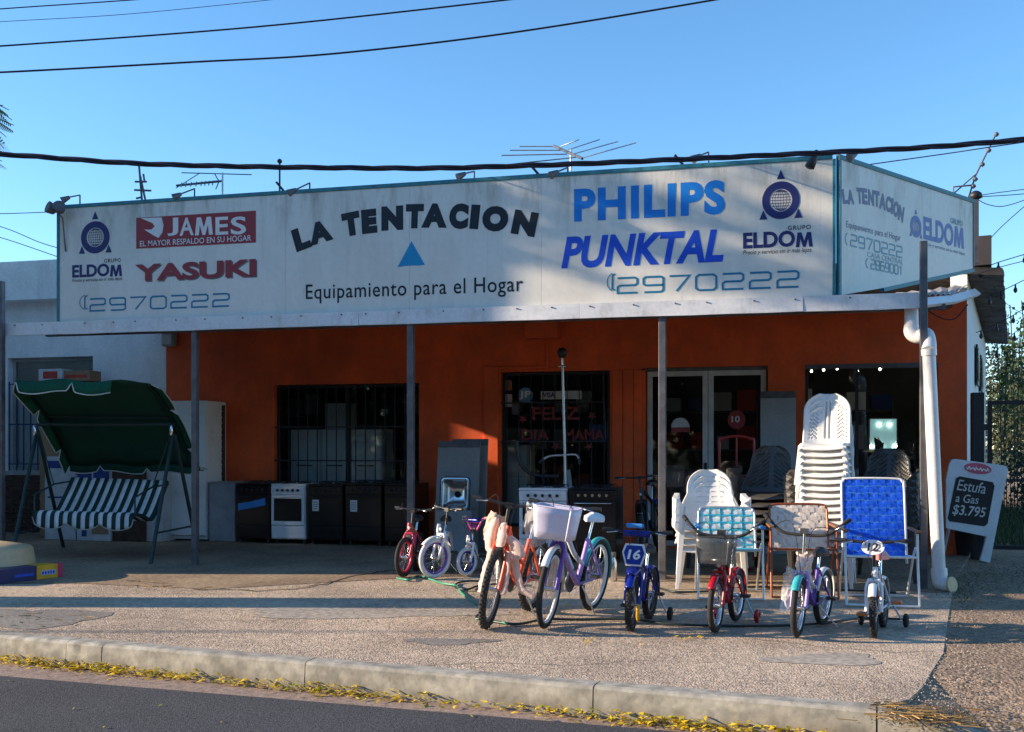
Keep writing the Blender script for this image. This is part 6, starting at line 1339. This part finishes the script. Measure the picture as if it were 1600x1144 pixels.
    if o.get('basket'):
        bm_, bw, bh_, bd, bz = o['basket']; x0 = hx + .03; z0 = zb_ + bz - bh_
        mb = smk(); RB = rbox(-bd / 2, bd / 2, -bw / 2, bw / 2, .045, 7)
        def bk(u, v):
            k = .84 + .16 * v; q_ = RB[int(round(u * 32)) % 32]; return (x0 + bd / 2 + q_[0] * k, q_[1] * k, z0 + v * bh_)
        mb.grid(bk, 32, 4); bo = build('basket', mb, M[bm_], t, solid=.004); mb = smk(); mb.tube([bk(i / 32, 1) for i in range(32)], .006, 5, closed=True); build('basket_rim', mb, M[o.get('brim', bm_)], bo)
        mb = smk(); mb.add([bk(i / 32, 0) for i in range(32)], [tuple(range(32))]); build('basket_base', mb, M[bm_], bo)
    if o.get('plate'):
        txt, m_, bz, sz_ = o['plate']; x0 = hx + .075; zc_ = zb_ + bz; mb = smk(); P2 = [(-.42, .5), (.42, .5), (.56, .1), (.36, -.5), (-.36, -.5), (-.56, .1)] if m_ == 'b_blue' else [(.62 * math.cos(i * .2618), .42 * math.sin(i * .2618)) for i in range(24)]
        def pl_(k, x_, m2, nm, par): b = smk(); V_ = [(x_ + z * sz_ * -.18, -y * sz_ * k, zc_ + z * sz_ * k) for y, z in P2]; b.add(V_ + [(x - .006, y, z) for x, y, z in V_], [tuple(range(len(V_)))[::-1], tuple(range(len(V_), 2 * len(V_)))] + [(i, (i + 1) % len(V_), (i + 1) % len(V_) + len(V_), i + len(V_)) for i in range(len(V_))]); return build(nm, b, M[m2], par)
        p1_ = pl_(1.0, x0, 'b_white', 'number_plate', t)
        if m_ == 'b_blue': pl_(.84, x0 + .004, 'b_blue', 'plate_face', p1_)
        V_, F_ = fit(txt, -.3 * sz_, .3 * sz_, -.2 * sz_, .25 * sz_, off=.03, shear=.15); b = smk(); b.add([(x0 + .009 - z * .18, y, zc_ + z) for y, z in V_], [f[::-1] for f in F_]); build('number', b, M['b_white' if m_ == 'b_blue' else 'black_print'], p1_)
    if o.get('train'):
        for s_ in (-1, 1):
            y = s_ * (.13 + .12 * Rf); mb = MB(); mb.tube([(0, s_ * .05, Rr), (-.01, s_ * .07, Rr - .01), (.0, y - s_ * .02, .06), (0, y, .055)], .007, 6); build('stabiliser_arm', mb, M['steel'], t)
            mb = MB(); mb.torus((0, y + s_ * .012, .055), (0, 1, 0), .037, .018, 20, 8); mb.cyl((0, y, .055), (0, y + s_ * .024, .055), .032, n=14); build('stabiliser_wheel', mb, M[o['train']], t)
    mb = smk(); mb.box(hx + .02, hx + .045, -.025, .025, zc - .06, zc - .03); build('brake_caliper', mb, M['steel'], t)
    mb = smk(); mb.cyl((hx + .035, 0, zc + hh * .5), (hx + .045, 0, zc + hh * .5), .018, n=10); build('reflector', mb, M['white_print'], t)
    for fa, fb in ((hb_, bb),):
        mb = MB(); mb.tube([fa.lerp(fb, .3), fa.lerp(fb, .62)], r_ * 1.13, 8); build('frame_decal', mb, M[o.get('decal', 'b_white' if o['frame'] != 'b_white' else 'b_pinkred')], t)
    mb = MB(); mb.tube(smoothpath([ht, ht.lerp(te, .5) + Vector((0, .022, .01)), (bb.x, .03, bb.z + .05), (0, .05, Rr)], 5), .003, 4); build('gear_cable', mb, M['black_plastic'], t)
    if o.get('stand'): mb = MB(); mb.tube([bb + Vector((-.05, .03, -.02)), (bb.x - .09, .16, .03)], .007, 6); build('kickstand', mb, M['steel'], t)
    return t, St, dict(hx=hx, zc=zc, zb=zb_, wb=wb, bb=bb, sp=sp, Rf=Rf)
def wrap(t, name, pts, w0, w1, m, Mx=None, rng=random.Random(5), amp=.02):
    """crumpled sheet hung along a path"""
    S_ = smoothpath(pts, 5); n = len(S_); mb = MB(); mb.M = Mx or Matrix.Identity(4); K = 8; vs = []
    for i, p_ in enumerate(S_):
        d = (S_[min(i + 1, n - 1)] - S_[max(0, i - 1)]).normalized(); s_ = d.cross(Vector((1, .3, .1))).normalized(); w = w0 + (w1 - w0) * i / (n - 1)
        for k in range(K + 1): u = k / K * 2 - 1; vs.append(p_ + s_ * u * w + Vector((.5 * w * (1 - u * u) + rng.uniform(-amp, amp) * .55, rng.uniform(-amp, amp) * .4, rng.uniform(-amp, amp) * .55)))
    mb.add(vs, [(i * (K + 1) + k, i * (K + 1) + k + 1, (i + 1) * (K + 1) + k + 1, (i + 1) * (K + 1) + k) for i in range(n - 1) for k in range(K)], False); return build(name, mb, M[m], t)
bike('raspberry red small bike with black tyres beside the canopy post', (631, 903), (688, 874), .215, dict(frame='b_pinkred', frame2='b_orange2', fork='b_pinkred', rim='b_pinkred', tw=.05, bar=.14, hw=.22, steer=-12, lean=-3, wb=.62, stand=1))
bike('white small bike with white tyres and purple rims', (678, 905), (738, 868), .215, dict(frame='b_white', tyre='white_rubber', rim='b_purple', tw=.05, bar=.16, hw=.22, steer=-38, lean=-3, step=1, wb=.62, mud='b_white', m0=60, stand=1))
bike('little white bike with pink handlebar, pink saddle and white tyres', (729, 901), (775, 868), .155, dict(frame='b_white', frame2='b_purple', fork='b_white', tyre='white_rubber', rim='b_blue', tw=.042, bar=.17, hw=.19, type='bmx', barm='b_pink', grip='paper', steer=-32, lean=0, saddle='b_pink', pad='b_blue', wb=.48, train='white_rubber', seat=.05))
t, St, g = bike('salmon girls bike hung with pink foam wrapping, knobbly black front tyre', (760, 983), (836, 951), .305, dict(frame='b_orange', tw=.055, knob=1, bar=.16, hw=.30, steer=10, lean=-9, step=1, rim='steel_grey', stand=1, Rr=.305, wb=.93, seat=.0))
r5 = random.Random(9); hx, zc, wb = g['hx'], g['zc'], g['wb']
def sleeve(t, name, pts, rs, m, Mx=None, rng=r5, fl=(1, .5)):
    S_ = smoothpath(pts, 6); n = len(S_); K = len(rs) - 1; RR = [(rs[int(i / (n - 1) * K - 1e-6)] * (1 - (i / (n - 1) * K - int(i / (n - 1) * K - 1e-6))) + rs[min(K, int(i / (n - 1) * K - 1e-6) + 1)] * (i / (n - 1) * K - int(i / (n - 1) * K - 1e-6))) * rng.uniform(.9, 1.1) for i in range(n)]
    mb = MB(); mb.M = Mx or Matrix.Identity(4); mb.tube([p_ + Vector((0, rng.uniform(-.005, .005), 0)) for p_ in S_], RR, 10, flat=fl); return build(name, mb, M[m], t)
for pts, rs, m_, mx in (([(hx + .03, .0, zc + .15), (hx + .05, .0, zc + .05), (hx + .05, .0, zc - .03)], (.03, .06, .05), 'foam', 1), ([(hx + .04, .05, zc + .04), (hx + .06, .13, zc - .01), (hx + .05, .16, zc - .10)], (.035, .06, .07), 'foam', 1),
        ([(hx + .04, .065, zc - .06), (wb - .05, .085, zc - .24), (wb - .01, .09, zc - .38)], (.03, .032, .04), 'foam', 1), ([(hx + .04, -.065, zc - .06), (wb - .05, -.085, zc - .24), (wb - .01, -.085, zc - .40)], (.03, .035, .045), 'foam', 1),
        ([(hx + .0, .12, zc - .12), (wb - .05, .2, zc - .30), (wb - .02, .31, zc - .36)], (.05, .035, .025), 'foam', 1), ([(hx - .06, -.05, zc - .02), (hx - .12, -.07, zc - .18), (hx - .2, -.07, zc - .36)], (.06, .05, .03), 'foam', 0),
        ([(hx - .04, -.12, zc + .18), (hx - .05, -.15, zc + .04), (hx - .09, -.15, zc - .10)], (.05, .075, .06), 'foam', 0), ([(hx - .2, -.03, zc - .0), (hx - .26, -.05, zc - .16), (hx - .3, -.06, zc - .3)], (.04, .06, .05), 'paper', 0)):
    sleeve(t, 'foam_sleeve', pts, rs, m_, St if mx else None)
wrap(t, 'wrapping_sheet', [(hx - .05, -.1, zc + .2), (hx - .06, -.13, zc + .08), (hx - .12, -.14, zc - .02)], .07, .08, 'paper', None, r5, .012)
wrap(t, 'clear_film', [(hx - .3, -.08, zc - .05), (hx - .36, -.12, zc - .24), (hx - .40, -.1, zc - .38)], .09, .07, 'film', None, r5, .02)
t, St, g = bike('lilac girls bike with lavender front basket and turquoise mudguards', (852, 983), (921, 956), .305, dict(frame='b_lilac', fork='b_purple', frame2='b_white', tw=.045, bar=.14, hw=.29, steer=9, lean=-7, step=1, mud='b_teal', mudf='b_white', rim='white_plastic', basket=('lav_plastic', .34, .24, .24, .02), saddle='b_white', stand=1, wb=.95, guard='b_white', Rr=.305, seat=.02, pedal='black_plastic'))
hx, zc, wb = g['hx'], g['zc'], g['wb']
wrap(t, 'clear_film', [(hx + .1, -.15, zc + .25), (hx + .05, -.2, zc + .1), (hx, -.16, zc - .05)], .12, .10, 'film', None, r5, .03); wrap(t, 'wrapping_sheet', [(hx - .08, -.05, zc - .1), (hx - .14, -.06, zc - .3), (hx - .18, -.08, zc - .42)], .05, .07, 'paper', None, r5)
wrap(t, 'clear_film', [(.1, -.12, g['bb'].z + .02), (.0, -.16, .2), (.02, -.15, .12)], .05, .06, 'film', None, r5)
bike('black mountain bike standing against the canopy post behind the blue bike', (1008, 876), (1060, 850), .345, dict(frame='black', tw=.06, bar=.14, hw=.31, steer=6, lean=5, rim='dark_iron', wb=.98, knob=1, mud='b_blue', m0=60, mudf='black', grip='black_plastic', seat=.05))
t, St, g = bike('deep blue motocross style kids bike with 16 number plate', (986, 987), (1024, 961), .205, dict(frame='b_blue', tw=.05, knob=1, bar=.18, hw=.27, steer=5, lean=-2, rim='black_plastic', plate=('16', 'b_blue', -.15, .165), pad='b_blue', train='rubber', wb=.60, mudf='b_blue', mud='b_blue', m0=70, guard='b_blue', seat=.02, saddle='black_plastic'))
hx, zc = g['hx'], g['zc']
mb = MB(); mb.M = St; mb.grid(lambda u, v: (hx + .03 + .15 * u, (v * 2 - 1) * (.055 - .03 * u * u), zc + .0 + .02 * (1 - (v * 2 - 1) ** 2) - .03 * u), 8, 6); build('front_fender', mb, M['b_blue'], t, solid=.004)
mb = MB(); mb.M = St; mb.box(hx + .03, hx + .06, -.075, .06, g['zb'] + .05, g['zb'] + .085); build('bar_guard', mb, M['web_blue2'], t, bevel=.01)
mb = MB(); mb.M = St; mb.tube([(wb_ := g['wb'], .045, .20), (wb_ + .03, .05, .13), (wb_ + .0, .05, .09)], .016, 6); build('fork_cover', mb, M['yellow'], t)
bike('crimson kids bike with smoke grey front basket and wide black handlebar', (1118, 990), (1160, 966), .205, dict(frame='b_red', tw=.043, bar=.20, hw=.31, type='swoop', steer=3, lean=-1, rim='chrome', basket=('smoke_mesh', .30, .20, .17, -.02), brim='black_plastic', mud='b_red', step=1, train='b_red', wb=.58, guard='b_white', stem='chrome', saddle='white_rubber', seat=.08, grip='rubber', barm='rubber'))
t, St, g = bike('purple and white kids bike with turquoise chain guard and wide handlebar', (1246, 997), (1292, 974), .215, dict(frame='b_purple', frame2='b_white', fork='b_lilac', tw=.045, bar=.20, hw=.31, type='swoop', steer=7, lean=-2, rim='chrome', mud='b_white', mudf='b_teal', step=1, wb=.62, guard='b_teal', saddle='black_plastic', seat=.0, stand=1, stem='chrome', grip='rubber', barm='rubber'))
wrap(t, 'clear_film', [(g['hx'] + .02, -.06, g['zc'] - .0), (g['hx'] + .02, -.09, g['zc'] - .12), (g['wb'], -.08, .18)], .06, .06, 'film', None, r5)
wrap(t, 'wrapping_sheet', [(g['hx'] - .02, 0, g['zc'] + .12), (g['hx'], .0, g['zc'] + .04), (g['hx'], .0, g['zc'] - .04)], .06, .05, 'foam', None, r5)
bike('small white kids bike with oval 12 plate, rightmost of the row', (1366, 997), (1384, 976), .185, dict(frame='b_white', tw=.045, bar=.18, hw=.27, steer=4, lean=1, rim='black_plastic', plate=('12', 'oval', -.02, .13), train='rubber', wb=.50, mud='b_white', m0=70, guard='b_white', saddle='b_rose', seat=.05, pedal='b_orange2', knob=1, fork='b_white'))
# steel bottle and hoses
p = onG(958, 908); t = thing('flask', 'stainless flask standing between the lilac and blue bikes', 'flask', (p.x, p.y, .006)); mb = MB(); mb.lathe([(.04, 0), (.045, .01), (.045, .19), (.03, .23), (.028, .24)], n=18); build('body', mb, M['steel'], t); mb = MB(); mb.lathe([(.03, .24), (.032, .25), (.032, .29), (.027, .295)], n=18); build('cap', mb, M['steel_grey'], t)
def hose(label, pts, m, r=.010, gz=.018):
    mb = MB(); mb.tube(smoothpath([onG(x, y, gz + .006 * math.sin(i * 2.2)) for i, (x, y) in enumerate(pts)], 7), r, 6); return tag(build('garden_hose', mb, M[m]), label, 'hose')
hose('pale green garden hose looping from the red bike to the salmon bike', [(620, 903), (640, 906), (655, 900), (690, 911), (712, 915), (720, 925), (730, 934), (738, 940), (745, 945)], 'hose_g')
hose('dark garden hose coil lying beside the green hose', [(752, 909), (735, 908), (715, 911), (712, 918), (730, 921), (750, 915), (790, 912), (830, 915)], 'hose_b')
hose('dark green hose running along the front wheels of the bikes', [(748, 960), (745, 966), (770, 971), (810, 975), (850, 968), (900, 968), (980, 968), (1060, 976), (1150, 978), (1240, 977), (1300, 972), (1350, 966), (1420, 968)], 'hose_b')
hose('short pale green hose end in front of the salmon bike', [(744, 967), (758, 968), (775, 971), (792, 974)], 'hose_g')
hose('black hose behind the blue and crimson bikes', [(1030, 919), (1060, 925), (1120, 923), (1180, 917), (1300, 921), (1400, 926)], 'hose_b')
# ================================================================ LEAVES
def leaf(mb, p, s, rng):
    a = rng.random() * 6.3; u = Vector((math.cos(a), math.sin(a), rng.uniform(-.28, .28))) * s; w = Vector((-math.sin(a), math.cos(a), rng.uniform(-.4, .4))) * s * .36; c = Vector((0, 0, s * rng.uniform(-.1, .3)))
    mb.add([p - u, p + w + c, p + u, p - w + c], [(0, 1, 3), (1, 2, 3)])
rng = random.Random(21)
mb = MB(); mb2 = MB(); smax = KL - .2
for i in range(6200):
    s_ = rng.uniform(-5, smax); den = .55 + .45 * math.sin(s_ * 2.1) * math.sin(s_ * .83 + 1)
    if rng.random() > max(.2, den): continue
    o = .055 + abs(rng.gauss(0, .055)); p = kp(s_, o, -.168 + rng.uniform(0, .06) * max(0, 1 - (o - .05) / .2)); leaf(mb if rng.random() < .85 else mb2, p, rng.choice((.012, .016, .022, .034)) * rng.uniform(.8, 1.15), rng)
for i in range(260): leaf(mb, onG(rng.uniform(350, 1300), rng.gauss(945, 30), .012), rng.uniform(.01, .022), rng)
for (x, y, sx, sy, n) in ((1075, 996, 14, 3, 26), (920, 999, 10, 3, 14), (780, 925, 40, 6, 60), (1230, 915, 60, 6, 80), (640, 915, 25, 5, 26), (880, 940, 40, 8, 40), (960, 930, 30, 8, 40)):
    for i in range(n): leaf(mb, onG(rng.gauss(x, sx), rng.gauss(y, sy), .012), rng.uniform(.012, .024), rng)
for i in range(40): leaf(mb2, kp(rng.uniform(-2, smax), rng.uniform(.3, 2.2), -.16), rng.uniform(.012, .02), rng)
stuff(build('fallen_leaves', mb, M['leaf_y'])); stuff(build('withered_leaves', mb2, M['leaf_y2']))
mb = MB()
for i in range(260):
    t_ = rng.random(); q = rng.choice(((1430, 1116, 34, 6), (1430, 1116, 34, 6), (1385, 1102, 16, 3), (70, 965, 40, 8), (230, 915, 30, 4), (1500, 1128, 40, 6))) if i > 40 else (1440, 1116, 40, 6)
    p = onG(rng.gauss(q[0], q[2]), rng.gauss(q[1], q[3]), rng.uniform(.006, .05 if q[0] > 1300 else .01)); a = rng.uniform(0, 3.14); L_ = rng.uniform(.02, .075); d = Vector((math.cos(a) * CA, math.sin(a) * .6 - .15, rng.uniform(-.12, .12))) * L_; mb.tube([p - d, p + d], rng.uniform(.0015, .0035), 3)
stuff(build('dry_straw', mb, M['straw']))
mb = MB()
for i in range(1400):
    p = onG(rng.gauss(1445, 36), rng.gauss(1120, 9), rng.uniform(0, .03)); leaf(mb, p, rng.uniform(.006, .018), rng)
stuff(build('dead_leaf_litter', mb, M['bark']))
